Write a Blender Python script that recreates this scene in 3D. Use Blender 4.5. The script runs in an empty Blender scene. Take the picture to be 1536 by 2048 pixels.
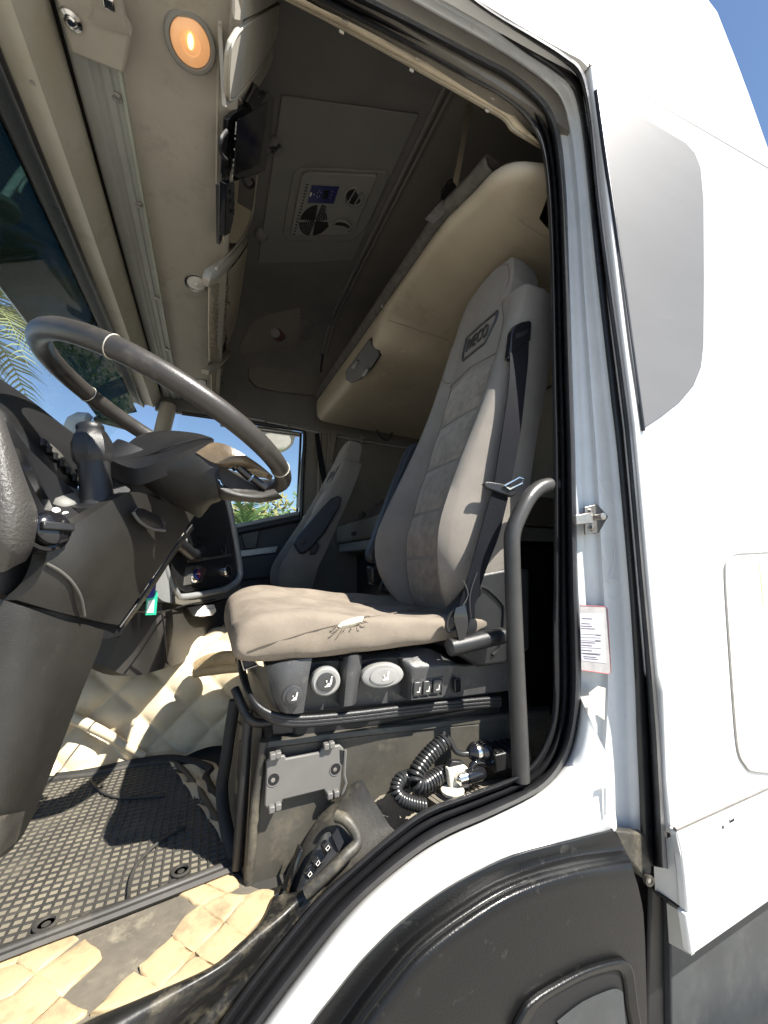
import bpy, bmesh, math, random
from mathutils import Vector, Matrix
random.seed(7)
sc = bpy.context.scene
col = sc.collection
V = Vector

# ------------------------------------------------------------------ camera
# x runs to the rear of the truck, y across the cab from the open door, z up; the lens is the origin
F = 771.6
AX = V((0.91215801, 0.05319166, 0.40637226))
AY = V((-0.40982876, 0.12529051, 0.90351684))
AU = V((-0.00285502, -0.99069316, 0.13608421))
cam_d = bpy.data.cameras.new('camera')
cam_d.sensor_width = 36.0
cam_d.lens = F / 2048 * 36.0
cam_d.clip_start = 0.02
cam_d.clip_end = 3000
cam = bpy.data.objects.new('camera', cam_d)
col.objects.link(cam)
right = V((AX[0], AY[0], AU[0])); down = V((AX[1], AY[1], AU[1])); fwd = V((AX[2], AY[2], AU[2]))
cam.matrix_world = Matrix(((right[0], -down[0], -fwd[0], 0), (right[1], -down[1], -fwd[1], 0), (right[2], -down[2], -fwd[2], 0), (0, 0, 0, 1)))
sc.camera = cam

# ------------------------------------------------------------------ sky and sun
SUN_TRAVEL = V((-0.50, 0.62, -1.0)).normalized()
to_sun = -SUN_TRAVEL
elev = math.asin(to_sun.z)
world = bpy.data.worlds.new('World'); sc.world = world; world.use_nodes = True
wn = world.node_tree.nodes; wl = world.node_tree.links
bg = wn['Background']
sky = wn.new('ShaderNodeTexSky'); sky.sky_type = 'NISHITA'; sky.sun_disc = False
sky.sun_elevation = elev
sky.sun_rotation = math.atan2(to_sun.x, to_sun.y)
sky.air_density = 1.0; sky.dust_density = 0.15; sky.ozone_density = 3.0
wl.new(sky.outputs[0], bg.inputs[0]); bg.inputs[1].default_value = 0.072
sun_d = bpy.data.lights.new('sun', 'SUN'); sun_d.energy = 5.0; sun_d.angle = math.radians(0.5); sun_d.color = (1.0, 0.95, 0.86)
sun = bpy.data.objects.new('sun', sun_d); col.objects.link(sun)
sun.rotation_euler = SUN_TRAVEL.to_track_quat('-Z', 'Y').to_euler()
sun.location = (-3, -2, 8)

sc.view_settings.view_transform = 'Standard'
sc.view_settings.look = 'None'
sc.view_settings.gamma = 1.0
sc.view_settings.use_curve_mapping = False
sc.view_settings.exposure = 1.3
sc.cycles.use_denoising = True
sc.cycles.max_bounces = 10
sc.cycles.diffuse_bounces = 6
sc.cycles.glossy_bounces = 4
sc.cycles.transparent_max_bounces = 12
sc.cycles.sample_clamp_indirect = 6.0

# ------------------------------------------------------------------ back-projection of a photo point onto a plane of the cab
def ray(u, v):
    a, b = u - 768.0, v - 1024.0
    return V((a * AX[0] + b * AX[1] + F * AX[2], a * AY[0] + b * AY[1] + F * AY[2], a * AU[0] + b * AU[1] + F * AU[2]))
def P(u, v, Y=None, X=None, Z=None, pl=None):
    r = ray(u, v)
    if Y is not None: return r * (Y / r.y)
    if X is not None: return r * (X / r.x)
    if Z is not None: return r * (Z / r.z)
    p0, n = pl
    return r * (p0.dot(n) / r.dot(n))
def PS(pts, Y): return [P(u, v, Y=Y) for u, v in pts]

# ------------------------------------------------------------------ materials
MATS = {}
def mat(name, c, rough=0.5, metal=0.0, c2=None, nscale=6.0, ndetail=5.0, bump=0.0, bscale=200.0, spots=None, sscale=14.0, slo=0.55, shi=0.68,
        coat=0.0, rvar=0.0, spec=0.5, weave=0.0, wscale=900.0, stretch=None, trans=0.0, emit=None, estr=0.0, sheen=0.0):
    m = bpy.data.materials.new(name); m.use_nodes = True
    nt = m.node_tree; N = nt.nodes; L = nt.links
    b = N['Principled BSDF']
    b.inputs['Roughness'].default_value = rough; b.inputs['Metallic'].default_value = metal
    b.inputs['Specular IOR Level'].default_value = spec
    b.inputs['Coat Weight'].default_value = coat; b.inputs['Coat Roughness'].default_value = 0.05
    if sheen: b.inputs['Sheen Weight'].default_value = sheen
    if trans: b.inputs['Transmission Weight'].default_value = trans
    if emit: b.inputs['Emission Color'].default_value = (*emit, 1); b.inputs['Emission Strength'].default_value = estr
    tc = N.new('ShaderNodeTexCoord'); src = tc.outputs['Object']
    if stretch:
        mp = N.new('ShaderNodeMapping'); mp.inputs['Scale'].default_value = stretch; L.new(src, mp.inputs['Vector']); src = mp.outputs[0]
    colr = None
    c2 = c2 or tuple(x * 0.82 for x in c)
    n1 = N.new('ShaderNodeTexNoise'); n1.inputs['Scale'].default_value = nscale; n1.inputs['Detail'].default_value = ndetail; n1.inputs['Roughness'].default_value = 0.65
    L.new(src, n1.inputs['Vector'])
    r1 = N.new('ShaderNodeValToRGB'); r1.color_ramp.elements[0].position = 0.36; r1.color_ramp.elements[1].position = 0.64
    r1.color_ramp.elements[0].color = (*c2, 1); r1.color_ramp.elements[1].color = (*c, 1)
    L.new(n1.outputs['Fac'], r1.inputs[0]); colr = r1.outputs[0]
    if spots:
        n2 = N.new('ShaderNodeTexNoise'); n2.inputs['Scale'].default_value = sscale; n2.inputs['Detail'].default_value = 9.0; n2.inputs['Roughness'].default_value = 0.72
        L.new(src, n2.inputs['Vector'])
        r2 = N.new('ShaderNodeValToRGB'); r2.color_ramp.elements[0].position = slo; r2.color_ramp.elements[1].position = shi
        r2.color_ramp.elements[0].color = (0, 0, 0, 1); r2.color_ramp.elements[1].color = (1, 1, 1, 1)
        L.new(n2.outputs['Fac'], r2.inputs[0])
        mx = N.new('ShaderNodeMix'); mx.data_type = 'RGBA'
        L.new(r2.outputs[0], mx.inputs[0]); L.new(colr, mx.inputs[6]); mx.inputs[7].default_value = (*spots, 1)
        colr = mx.outputs[2]
    L.new(colr, b.inputs['Base Color'])
    if rvar:
        mr = N.new('ShaderNodeMapRange'); mr.inputs[1].default_value = 0.3; mr.inputs[2].default_value = 0.7
        mr.inputs[3].default_value = max(0.02, rough - rvar); mr.inputs[4].default_value = min(1, rough + rvar)
        L.new(n1.outputs['Fac'], mr.inputs[0]); L.new(mr.outputs[0], b.inputs['Roughness'])
    h = None
    if bump:
        n3 = N.new('ShaderNodeTexNoise'); n3.inputs['Scale'].default_value = bscale; n3.inputs['Detail'].default_value = 3.0
        L.new(tc.outputs['Object'], n3.inputs['Vector'])
        bp = N.new('ShaderNodeBump'); bp.inputs['Strength'].default_value = bump; bp.inputs['Distance'].default_value = 0.002
        L.new(n3.outputs['Fac'], bp.inputs['Height']); h = bp.outputs[0]
    if weave:
        w1 = N.new('ShaderNodeTexWave'); w1.bands_direction = 'DIAGONAL'; w1.inputs['Scale'].default_value = wscale / 6.283; w1.inputs['Distortion'].default_value = 0.6
        L.new(tc.outputs['Object'], w1.inputs['Vector'])
        b2 = N.new('ShaderNodeBump'); b2.inputs['Strength'].default_value = weave; b2.inputs['Distance'].default_value = 0.002
        L.new(w1.outputs['Fac'], b2.inputs['Height'])
        if h: L.new(h, b2.inputs['Normal'])
        h = b2.outputs[0]
    if h: L.new(h, b.inputs['Normal'])
    MATS[name] = m
    return m
def glassmat(name, tint, gloss=0.06, rough=0.02):
    m = bpy.data.materials.new(name); m.use_nodes = True
    nt = m.node_tree; N = nt.nodes; L = nt.links
    N.remove(N['Principled BSDF'])
    t = N.new('ShaderNodeBsdfTransparent'); t.inputs[0].default_value = (*tint, 1)
    g = N.new('ShaderNodeBsdfGlossy'); g.inputs['Roughness'].default_value = rough
    f = N.new('ShaderNodeFresnel'); f.inputs[0].default_value = 1.45
    mul = N.new('ShaderNodeMath'); mul.operation = 'MULTIPLY'; mul.inputs[1].default_value = gloss / 0.06; L.new(f.outputs[0], mul.inputs[0])
    mx = N.new('ShaderNodeMixShader'); L.new(mul.outputs[0], mx.inputs[0]); L.new(t.outputs[0], mx.inputs[1]); L.new(g.outputs[0], mx.inputs[2])
    L.new(mx.outputs[0], N['Material Output'].inputs[0])
    MATS[name] = m
    return m

mat('white_paint', (0.80, 0.80, 0.78), 0.28, c2=(0.77, 0.77, 0.75), coat=0.5, nscale=3)
mat('jamb_paint', (0.66, 0.68, 0.69), 0.25, c2=(0.60, 0.62, 0.63), coat=0.4, nscale=9, spots=(0.50, 0.49, 0.46), sscale=26, slo=0.62, shi=0.72)
mat('grey_panel', (0.168, 0.168, 0.172), 0.5, spec=0.12, c2=(0.15, 0.15, 0.153), nscale=2, stretch=(0.4, 1, 1.5), spots=(0.185, 0.185, 0.185), sscale=30, slo=0.60, shi=0.75)
mat('seal_rubber', (0.018, 0.018, 0.020), 0.34, c2=(0.028, 0.028, 0.03), nscale=12, rvar=0.1, spots=(0.10, 0.095, 0.085), sscale=22, slo=0.62, shi=0.80)
mat('dusty_rubber', (0.045, 0.043, 0.04), 0.45, c2=(0.03, 0.03, 0.03), nscale=14, spots=(0.20, 0.17, 0.12), sscale=18, slo=0.50, shi=0.70, bump=0.2, bscale=120)
mat('fender_black', (0.008, 0.008, 0.008), 0.31, spec=0.32, c2=(0.007, 0.007, 0.0075), nscale=5, rvar=0.08, spots=(0.06, 0.058, 0.052), sscale=34, slo=0.60, shi=0.78, bump=0.2, bscale=320)
mat('skirt_black', (0.05, 0.055, 0.058), 0.5, c2=(0.035, 0.038, 0.04), nscale=4, rvar=0.08, spots=(0.085, 0.085, 0.083), sscale=9, slo=0.5, shi=0.8)
mat('pure_black', (0.008, 0.008, 0.009), 0.6)
mat('dark_plastic', (0.016, 0.016, 0.017), 0.40, c2=(0.012, 0.012, 0.013), bump=0.25, bscale=700, nscale=6, rvar=0.08)
mat('gloss_black', (0.012, 0.012, 0.014), 0.12, c2=(0.01, 0.01, 0.012), coat=0.3)
mat('dash_plastic', (0.023, 0.0215, 0.0185), 0.42, c2=(0.017, 0.016, 0.014), bump=0.35, bscale=800, nscale=7, rvar=0.07, spots=(0.040, 0.037, 0.031), sscale=20, slo=0.58, shi=0.85)
mat('dash_skin', (0.10, 0.096, 0.086), 0.5, c2=(0.08, 0.077, 0.07), bump=0.0, nscale=8)
mat('wheel_leather', (0.050, 0.045, 0.040), 0.38, c2=(0.036, 0.033, 0.030), bump=0.2, bscale=500, nscale=14, rvar=0.10, spots=(0.11, 0.10, 0.085), sscale=18, slo=0.56, shi=0.75)
mat('wheel_worn', (0.16, 0.12, 0.075), 0.30, c2=(0.10, 0.075, 0.05), bump=0.15, bscale=300, nscale=18, rvar=0.1)
mat('cream_shelf', (0.40, 0.368, 0.31), 0.62, c2=(0.355, 0.326, 0.272), nscale=4, bump=0.25, bscale=600, spots=(0.20, 0.17, 0.135), sscale=7, slo=0.55, shi=0.85)
mat('cream_light', (0.64, 0.56, 0.42), 0.5, c2=(0.58, 0.505, 0.38), nscale=5)  # trim cream; paler than the shelf to put light into its pocket walls
mat('header_band', (0.42, 0.40, 0.335), 0.5, c2=(0.37, 0.34, 0.265), nscale=6, spots=(0.26, 0.235, 0.18), sscale=9, slo=0.55, shi=0.8)
mat('grey_strip', (0.33, 0.34, 0.31), 0.40, c2=(0.29, 0.30, 0.275), nscale=6)
mat('olive_edge', (0.40, 0.43, 0.36), 0.35)
mat('roof_grey', (0.155, 0.15, 0.14), 0.8, c2=(0.13, 0.127, 0.118), nscale=5, bump=0.15, bscale=500)
mat('roof_panel_grey', (0.185, 0.182, 0.168), 0.65, c2=(0.165, 0.162, 0.15), nscale=4)
mat('unit_grey', (0.215, 0.212, 0.195), 0.55, c2=(0.19, 0.187, 0.172))
mat('wall_brown', (0.19, 0.175, 0.15), 0.75, c2=(0.16, 0.147, 0.127), nscale=5, bump=0.15, bscale=400)
mat('lamp_clear', (0.75, 0.72, 0.68), 0.1, coat=0.5)
mat('bunk_cream', (0.365, 0.315, 0.235), 0.5, c2=(0.315, 0.27, 0.20), nscale=3, spots=(0.23, 0.19, 0.13), sscale=5, slo=0.55, shi=0.8, bump=0.12, bscale=300)
mat('mattress_dark', (0.10, 0.09, 0.08), 0.9, c2=(0.06, 0.055, 0.05), nscale=40, bump=0.5, bscale=60)
mat('seat_fabric', (0.243, 0.220, 0.194), 0.92, c2=(0.205, 0.185, 0.163), nscale=9, weave=0.55, wscale=2400, bump=0.3, bscale=500, sheen=0.15)
mat('seat_velour', (0.26, 0.222, 0.18), 0.95, c2=(0.155, 0.132, 0.108), nscale=26, ndetail=9, bump=0.5, bscale=160, sheen=0.3)
mat('seam_thread', (0.185, 0.152, 0.118), 0.9)
mat('cushion_fabric', (0.285, 0.24, 0.19), 0.95, c2=(0.235, 0.197, 0.155), nscale=8, weave=0.5, wscale=1700, bump=0.35, bscale=90, spots=(0.17, 0.133, 0.098), sscale=8, slo=0.50, shi=0.85)
mat('cushion_top', (0.28, 0.235, 0.188), 0.95, c2=(0.19, 0.158, 0.125), nscale=10, weave=0.4, wscale=1800, bump=0.3, bscale=160, spots=(0.15, 0.122, 0.095), sscale=9, slo=0.50, shi=0.85)
mat('foam', (0.75, 0.70, 0.55), 0.95, c2=(0.6, 0.54, 0.40), nscale=90, bump=0.9, bscale=150)
mat('thread', (0.10, 0.08, 0.06), 0.9)
mat('belt_webbing', (0.005, 0.006, 0.010), 0.6, spec=0.15, c2=(0.009, 0.010, 0.015), weave=0.6, wscale=2200)
mat('seat_console', (0.060, 0.060, 0.060), 0.38, c2=(0.042, 0.042, 0.044), bump=0.3, bscale=350, nscale=9, rvar=0.1, spots=(0.17, 0.155, 0.13), sscale=26, slo=0.56, shi=0.80)
mat('knob_grey', (0.30, 0.295, 0.28), 0.35, c2=(0.25, 0.245, 0.23), coat=0.1)
mat('knob_dark', (0.05, 0.05, 0.05), 0.35)
mat('print_white', (0.75, 0.74, 0.70), 0.6)
mat('seat_box', (0.072, 0.066, 0.054), 0.50, c2=(0.05, 0.046, 0.038), nscale=8, spots=(0.155, 0.135, 0.098), sscale=13, slo=0.54, shi=0.80, bump=0.15, bscale=120, rvar=0.1)
mat('box_panel', (0.16, 0.13, 0.09), 0.6, c2=(0.10, 0.08, 0.055), nscale=6, stretch=(3, 3, 0.5), bump=0.2, bscale=80)
mat('cover_grey', (0.145, 0.14, 0.13), 0.5, c2=(0.125, 0.12, 0.113), nscale=10, spots=(0.30, 0.285, 0.25), sscale=24, slo=0.60, shi=0.78)
mat('dusty_black', (0.05, 0.046, 0.038), 0.5, c2=(0.03, 0.028, 0.024), nscale=10, spots=(0.165, 0.145, 0.105), sscale=15, slo=0.50, shi=0.74, bump=0.25, bscale=140, rvar=0.1)
mat('chrome', (0.75, 0.74, 0.72), 0.18, metal=1.0, c2=(0.65, 0.64, 0.62), nscale=20)
mat('steel_grey', (0.42, 0.40, 0.37), 0.35, metal=0.8, c2=(0.32, 0.30, 0.28), nscale=40)
mat('handle_black', (0.055, 0.053, 0.05), 0.38, c2=(0.04, 0.039, 0.037), bump=0.15, bscale=260, nscale=10)
mat('quilt_vinyl', (0.68, 0.58, 0.41), 0.45, c2=(0.62, 0.52, 0.36), nscale=5, spots=(0.47, 0.36, 0.21), sscale=9, slo=0.56, shi=0.82, bump=0.2, bscale=120)
mat('quilt_dirty', (0.50, 0.38, 0.225), 0.6, c2=(0.40, 0.295, 0.165), nscale=9, spots=(0.19, 0.145, 0.09), sscale=11, slo=0.52, shi=0.74, bump=0.35, bscale=100)
mat('felt_dark', (0.15, 0.13, 0.10), 0.95, c2=(0.10, 0.088, 0.068), nscale=22, ndetail=9, spots=(0.30, 0.26, 0.19), sscale=16, slo=0.52, shi=0.72, bump=0.6, bscale=70)
mat('mat_rubber', (0.050, 0.047, 0.042), 0.55, c2=(0.035, 0.033, 0.03), nscale=10, spots=(0.12, 0.108, 0.085), sscale=7, slo=0.5, shi=0.8)
mat('mat_dust', (0.205, 0.183, 0.135), 0.9, c2=(0.14, 0.125, 0.095), nscale=9, ndetail=8, spots=(0.075, 0.07, 0.06), sscale=5, slo=0.52, shi=0.78)
mat('sill_black', (0.012, 0.0115, 0.0105), 0.45, c2=(0.008, 0.0078, 0.007), nscale=9, spots=(0.13, 0.112, 0.08), sscale=19, slo=0.50, shi=0.70, bump=0.3, bscale=90, rvar=0.1)
mat('edge_binding', (0.02, 0.02, 0.02), 0.7)
mat('floor_dirt', (0.26, 0.23, 0.18), 0.9, c2=(0.17, 0.15, 0.12), nscale=14, spots=(0.09, 0.08, 0.065), sscale=12, slo=0.52, shi=0.72, bump=0.5, bscale=90)
mat('carpet_dark', (0.035, 0.033, 0.03), 0.95)
mat('console_black', (0.014, 0.014, 0.015), 0.38, bump=0.2, bscale=600)
mat('console_silver', (0.36, 0.37, 0.37), 0.32, c2=(0.32, 0.33, 0.33), metal=0.2)
mat('console_brown', (0.15, 0.135, 0.11), 0.5, c2=(0.12, 0.108, 0.09), bump=0.2, bscale=500)
mat('door_blue_black', (0.030, 0.034, 0.042), 0.55)
mat('key_blue', (0.006, 0.012, 0.22), 0.35)
mat('key_green', (0.02, 0.50, 0.30), 0.35, c2=(0.02, 0.46, 0.27))
mat('paper', (0.80, 0.79, 0.76), 0.8)
mat('sticker_paper', (0.46, 0.45, 0.50), 0.75, c2=(0.40, 0.39, 0.44), nscale=40)
mat('paper_grey', (0.36, 0.35, 0.35), 0.7, c2=(0.28, 0.27, 0.27), nscale=30)
mat('ink', (0.05, 0.05, 0.06), 0.7)
mat('ink_red', (0.55, 0.10, 0.12), 0.6)
mat('decal_yellow', (0.82, 0.86, 0.45), 0.5)
mat('panel_blue', (0.012, 0.018, 0.10), 0.25)
mat('screen_black', (0.006, 0.006, 0.010), 0.15)
mat('curtain_cloth', (0.20, 0.18, 0.155), 0.9, c2=(0.15, 0.135, 0.115))
mat('blanket_cloth', (0.14, 0.11, 0.095), 0.95, c2=(0.07, 0.055, 0.05), nscale=12)
mat('bunk_cloth', (0.23, 0.215, 0.18), 0.9, c2=(0.20, 0.185, 0.155))
mat('net_cord', (0.42, 0.36, 0.27), 0.8)
mat('mirror_shell', (0.42, 0.44, 0.42), 0.4, c2=(0.30, 0.33, 0.32), nscale=8)
mat('bark', (0.12, 0.095, 0.07), 0.95, c2=(0.07, 0.055, 0.04), nscale=12, bump=0.8, bscale=30)
mat('leaf_green', (0.10, 0.17, 0.035), 0.6, c2=(0.07, 0.13, 0.025), nscale=2)
mat('leaf_yellow', (0.26, 0.23, 0.07), 0.65, c2=(0.17, 0.17, 0.06), nscale=2)
mat('leaf_palm', (0.17, 0.19, 0.075), 0.5, c2=(0.11, 0.14, 0.055), nscale=2)
mat('pale_concrete', (0.34, 0.32, 0.285), 0.95, c2=(0.29, 0.275, 0.245), nscale=0.8, bump=0.6, bscale=40)
mat('tyre_black', (0.03, 0.03, 0.03), 0.8)
mat('dial_red', (0.5, 0.03, 0.03), 0.4)
mat('lcd_maroon', (0.10, 0.055, 0.055), 0.2)
mat('cord_rubber', (0.030, 0.030, 0.030), 0.28, c2=(0.022, 0.022, 0.022))
mat('gun_cream', (0.66, 0.62, 0.52), 0.45)
mat('amber_glass', (0.80, 0.50, 0.28), 0.15, emit=(1.0, 0.40, 0.12), estr=0.16, coat=0.5)
mat('bulb_glow', (1.0, 0.8, 0.4), 0.3, emit=(1.0, 0.62, 0.2), estr=1.6)
glassmat('window_glass', (0.93, 0.96, 0.95), 0.025)
glassmat('visor_tint', (0.13, 0.19, 0.185), 0.012, 0.10)
glassmat('clear_film', (0.85, 0.86, 0.86), 0.16, 0.08)

from mathutils.bvhtree import BVHTree
# ------------------------------------------------------------------ object helpers
BASE = {}
def tag(o, label=None, cat=None, group=None, kind=None):
    if label: o['label'] = label
    if cat: o['category'] = cat
    if group: o['group'] = group
    if kind: o['kind'] = kind
    return o
def thing(name, label, cat, loc, group=None):
    o = bpy.data.objects.new(name, None); col.objects.link(o)
    o.location = loc; o.empty_display_size = 0.05; BASE[o.name] = V(loc)
    return tag(o, label, cat, group)
def put(o, parent):
    if parent is not None:
        o.parent = parent
        if parent.name in BASE: o.matrix_parent_inverse = Matrix.Translation(-BASE[parent.name])
    return o
def mk(name, vs, fs, m, parent=None, smooth=False, bevel=0.0, seg=2, sub=0, auto=None, ms=None, mi=None):
    me = bpy.data.meshes.new(name)
    me.from_pydata([tuple(v) for v in vs], [], fs)
    me.validate()
    if ms:
        for x in ms: me.materials.append(MATS[x])
        if mi:
            for p, i in zip(me.polygons, mi): p.material_index = i
    else: me.materials.append(MATS[m])
    bm = bmesh.new(); bm.from_mesh(me)
    bmesh.ops.recalc_face_normals(bm, faces=bm.faces)
    bm.to_mesh(me); bm.free()
    o = bpy.data.objects.new(name, me); col.objects.link(o)
    if smooth or bevel:
        for p in me.polygons: p.use_smooth = True
        if bevel or auto:
            me.set_sharp_from_angle(angle=math.radians(auto or 38))
    if bevel:
        b = o.modifiers.new('bevel', 'BEVEL'); b.width = bevel; b.segments = seg; b.limit_method = 'ANGLE'; b.angle_limit = math.radians(35); b.harden_normals = False
    if sub:
        s = o.modifiers.new('sub', 'SUBSURF'); s.levels = sub; s.render_levels = sub
    return put(o, parent)
def inst(name, src, M, parent):
    o = bpy.data.objects.new(name, src.data if hasattr(src, 'data') else src); col.objects.link(o)
    o.matrix_basis = M
    return put(o, parent)
def spl(pts, n, closed=False):
    """catmull-rom through pts, n samples per span"""
    out = []; k = len(pts)
    if k < 3 and not closed:
        return [pts[0].lerp(pts[-1], i / n) for i in range(n + 1)]
    rng = range(k if closed else k - 1)
    for i in rng:
        if closed: a, b, c, d = pts[(i - 1) % k], pts[i], pts[(i + 1) % k], pts[(i + 2) % k]
        else: a, b, c, d = pts[max(i - 1, 0)], pts[i], pts[i + 1], pts[min(i + 2, k - 1)]
        for j in range(n):
            t = j / n
            out.append(0.5 * ((2 * b) + (c - a) * t + (2 * a - 5 * b + 4 * c - d) * t * t + (3 * b - a - 3 * c + d) * t ** 3))
    if not closed: out.append(pts[-1].copy())
    return out
def grid_faces(nr, nc, cr=False, cc=False):
    f = []
    for i in range(nr if cr else nr - 1):
        for j in range(nc if cc else nc - 1):
            a = i * nc + j; b = i * nc + (j + 1) % nc; c = ((i + 1) % nr) * nc + (j + 1) % nc; d = ((i + 1) % nr) * nc + j
            f.append((a, b, c, d))
    return f
def surf(name, rows, m, parent=None, nu=1, nv=1, thick=None, smooth=True, auto=None, bevel=0.0):
    """a sheet lofted through rows of points; thick = offset vector of its back"""
    if nu > 1: rows = [spl(r, nu) for r in rows]
    if nv > 1: rows = list(map(list, zip(*[spl(list(c), nv) for c in zip(*rows)])))
    nr, nc = len(rows), len(rows[0])
    vs = [p for r in rows for p in r]; fs = grid_faces(nr, nc)
    if thick is not None:
        n = len(vs); vs += [p + thick for p in vs]
        fs += [tuple(x + n for x in reversed(f)) for f in fs]
        rim = [j for j in range(nc)] + [i * nc + nc - 1 for i in range(1, nr)] + [(nr - 1) * nc + j for j in range(nc - 2, -1, -1)] + [i * nc for i in range(nr - 2, 0, -1)]
        for a, b in zip(rim, rim[1:] + rim[:1]): fs.append((a, b, b + n, a + n))
    return mk(name, vs, fs, m, parent, smooth=smooth, auto=auto or 40, bevel=bevel)
def plate(name, pts, d, m, parent=None, bevel=0.003, seg=2):
    """a flat outline given thickness along d"""
    n = len(pts); vs = list(pts) + [p + d for p in pts]
    fs = [tuple(range(n)), tuple(range(2 * n - 1, n - 1, -1))] + [(i, (i + 1) % n, n + (i + 1) % n, n + i) for i in range(n)]
    return mk(name, vs, fs, m, parent, bevel=bevel, seg=seg)
def ring_plate(name, outer, inner, d, m, parent=None, bevel=0.002):
    n = len(outer); vs = list(outer) + list(inner) + [p + d for p in outer] + [p + d for p in inner]
    fs = []
    for i in range(n):
        j = (i + 1) % n
        fs += [(i, j, n + j, n + i), (2 * n + j, 2 * n + i, 3 * n + i, 3 * n + j), (i, 2 * n + i, 2 * n + j, j), (n + i, n + j, 3 * n + j, 3 * n + i)]
    return mk(name, vs, fs, m, parent, bevel=bevel)
def frames(pts, closed=False):
    n = len(pts); T = []
    for i in range(n):
        a = pts[(i - 1) % n] if (closed or i > 0) else pts[i]; b = pts[(i + 1) % n] if (closed or i < n - 1) else pts[i]
        t = (b - a); T.append(t.normalized() if t.length > 1e-9 else (T[-1] if T else V((0, 0, 1))))
    up = V((0, 0, 1)) if abs(T[0].z) < 0.9 else V((0, 1, 0))
    nrm = (up - T[0] * up.dot(T[0])).normalized(); out = []
    for t in T:
        nrm = (nrm - t * nrm.dot(t)).normalized(); out.append((nrm.copy(), t.cross(nrm)))
    return out
def tube(name, pts, r, m, parent=None, n=10, closed=False, smooth_n=0, caps=True, prof=None, up=None):
    if smooth_n: pts = spl(pts, smooth_n, closed)
    fr = frames(pts, closed); vs = []
    for i, p in enumerate(pts):
        rr = r(i / max(1, len(pts) - 1)) if callable(r) else r
        a, b = fr[i]
        if up is not None:
            t = b.cross(a); a = (up - t * up.dot(t)).normalized(); b = t.cross(a) * -1
        if prof:
            for (x, y) in prof: vs.append(p + a * x + b * y)
        else:
            for k in range(n):
                an = 2 * math.pi * k / n; vs.append(p + a * (rr * math.cos(an)) + b * (rr * math.sin(an)))
    k = len(prof) if prof else n
    fs = grid_faces(len(pts), k, cr=closed, cc=True)
    if caps and not closed:
        fs.append(tuple(range(k - 1, -1, -1))); fs.append(tuple(range((len(pts) - 1) * k, len(pts) * k)))
    return mk(name, vs, fs, m, parent, smooth=True, auto=50)
def basis(ax, hint=None):
    ax = ax.normalized(); h = hint or (V((0, 0, 1)) if abs(ax.z) < 0.9 else V((1, 0, 0)))
    a = (h - ax * h.dot(ax)).normalized(); return a, ax.cross(a), ax
def lathe(name, c, ax, prof, m, parent=None, n=28, sx=1.0, sy=1.0, hint=None):
    """prof = (radius, height) pairs turned about ax through c"""
    a, b, t = basis(ax, hint); vs = []
    for (r, h) in prof:
        for k in range(n):
            an = 2 * math.pi * k / n; vs.append(c + a * (r * sx * math.cos(an)) + b * (r * sy * math.sin(an)) + t * h)
    fs = grid_faces(len(prof), n, cc=True)
    fs.append(tuple(range(n - 1, -1, -1))); fs.append(tuple(range((len(prof) - 1) * n, len(prof) * n)))
    return mk(name, vs, fs, m, parent, smooth=True, auto=40)
def box(name, c, s, m, parent=None, rot=None, bevel=0.003, seg=2):
    vs = []
    for dx in (-.5, .5):
        for dy in (-.5, .5):
            for dz in (-.5, .5):
                p = V((dx * s[0], dy * s[1], dz * s[2]))
                if rot is not None: p = rot @ p
                vs.append(V(c) + p)
    return mk(name, vs, [(0, 1, 3, 2), (4, 6, 7, 5), (0, 4, 5, 1), (2, 3, 7, 6), (0, 2, 6, 4), (1, 5, 7, 3)], m, parent, bevel=bevel, seg=seg)
_BV = {}
def on(u, v, o, lift=0.002):
    """the point of object o that the photo point (u, v) shows, raised a little off its surface"""
    if o.name not in _BV:
        me = o.data; _BV[o.name] = BVHTree.FromPolygons([x.co for x in me.vertices], [tuple(p.vertices) for p in me.polygons])
    d = ray(u, v).normalized(); h = _BV[o.name].ray_cast(V((0, 0, 0)), d)
    if h[0] is None: return P(u, v, Y=1.0)
    n = h[1] if h[1].dot(d) < 0 else -h[1]
    return h[0] + n * lift
def rrect(w, h, r, n=5):
    out = []
    for cx, cy, a0 in ((w / 2 - r, h / 2 - r, 0), (-w / 2 + r, h / 2 - r, 90), (-w / 2 + r, -h / 2 + r, 180), (w / 2 - r, -h / 2 + r, 270)):
        for k in range(n + 1):
            a = math.radians(a0 + 90 * k / n); out.append((cx + r * math.cos(a), cy + r * math.sin(a)))
    return out
def on_plane(pts2, c, ex, ey): return [c + ex * x + ey * y for x, y in pts2]
def text_mesh(name, s, c, ex, ey, size, m, parent=None, depth=0.0006, width=None):
    cu = bpy.data.curves.new(name, 'FONT'); cu.body = s; cu.size = size; cu.align_x = 'CENTER'; cu.align_y = 'CENTER'; cu.extrude = depth; cu.resolution_u = 3
    t = bpy.data.objects.new(name, cu); col.objects.link(t)
    dg = bpy.context.evaluated_depsgraph_get(); me = bpy.data.meshes.new_from_object(t.evaluated_get(dg))
    bpy.data.objects.remove(t); me.materials.clear(); me.materials.append(MATS[m])
    ez = ex.cross(ey)
    kx = 1.0
    if width:
        xs = [v.co.x for v in me.vertices]; kx = width / max(1e-6, max(xs) - min(xs))
    for v in me.vertices: v.co = c + ex * (v.co.x * kx) + ey * v.co.y + ez * v.co.z
    o = bpy.data.objects.new(name, me); col.objects.link(o)
    return put(o, parent)
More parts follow.
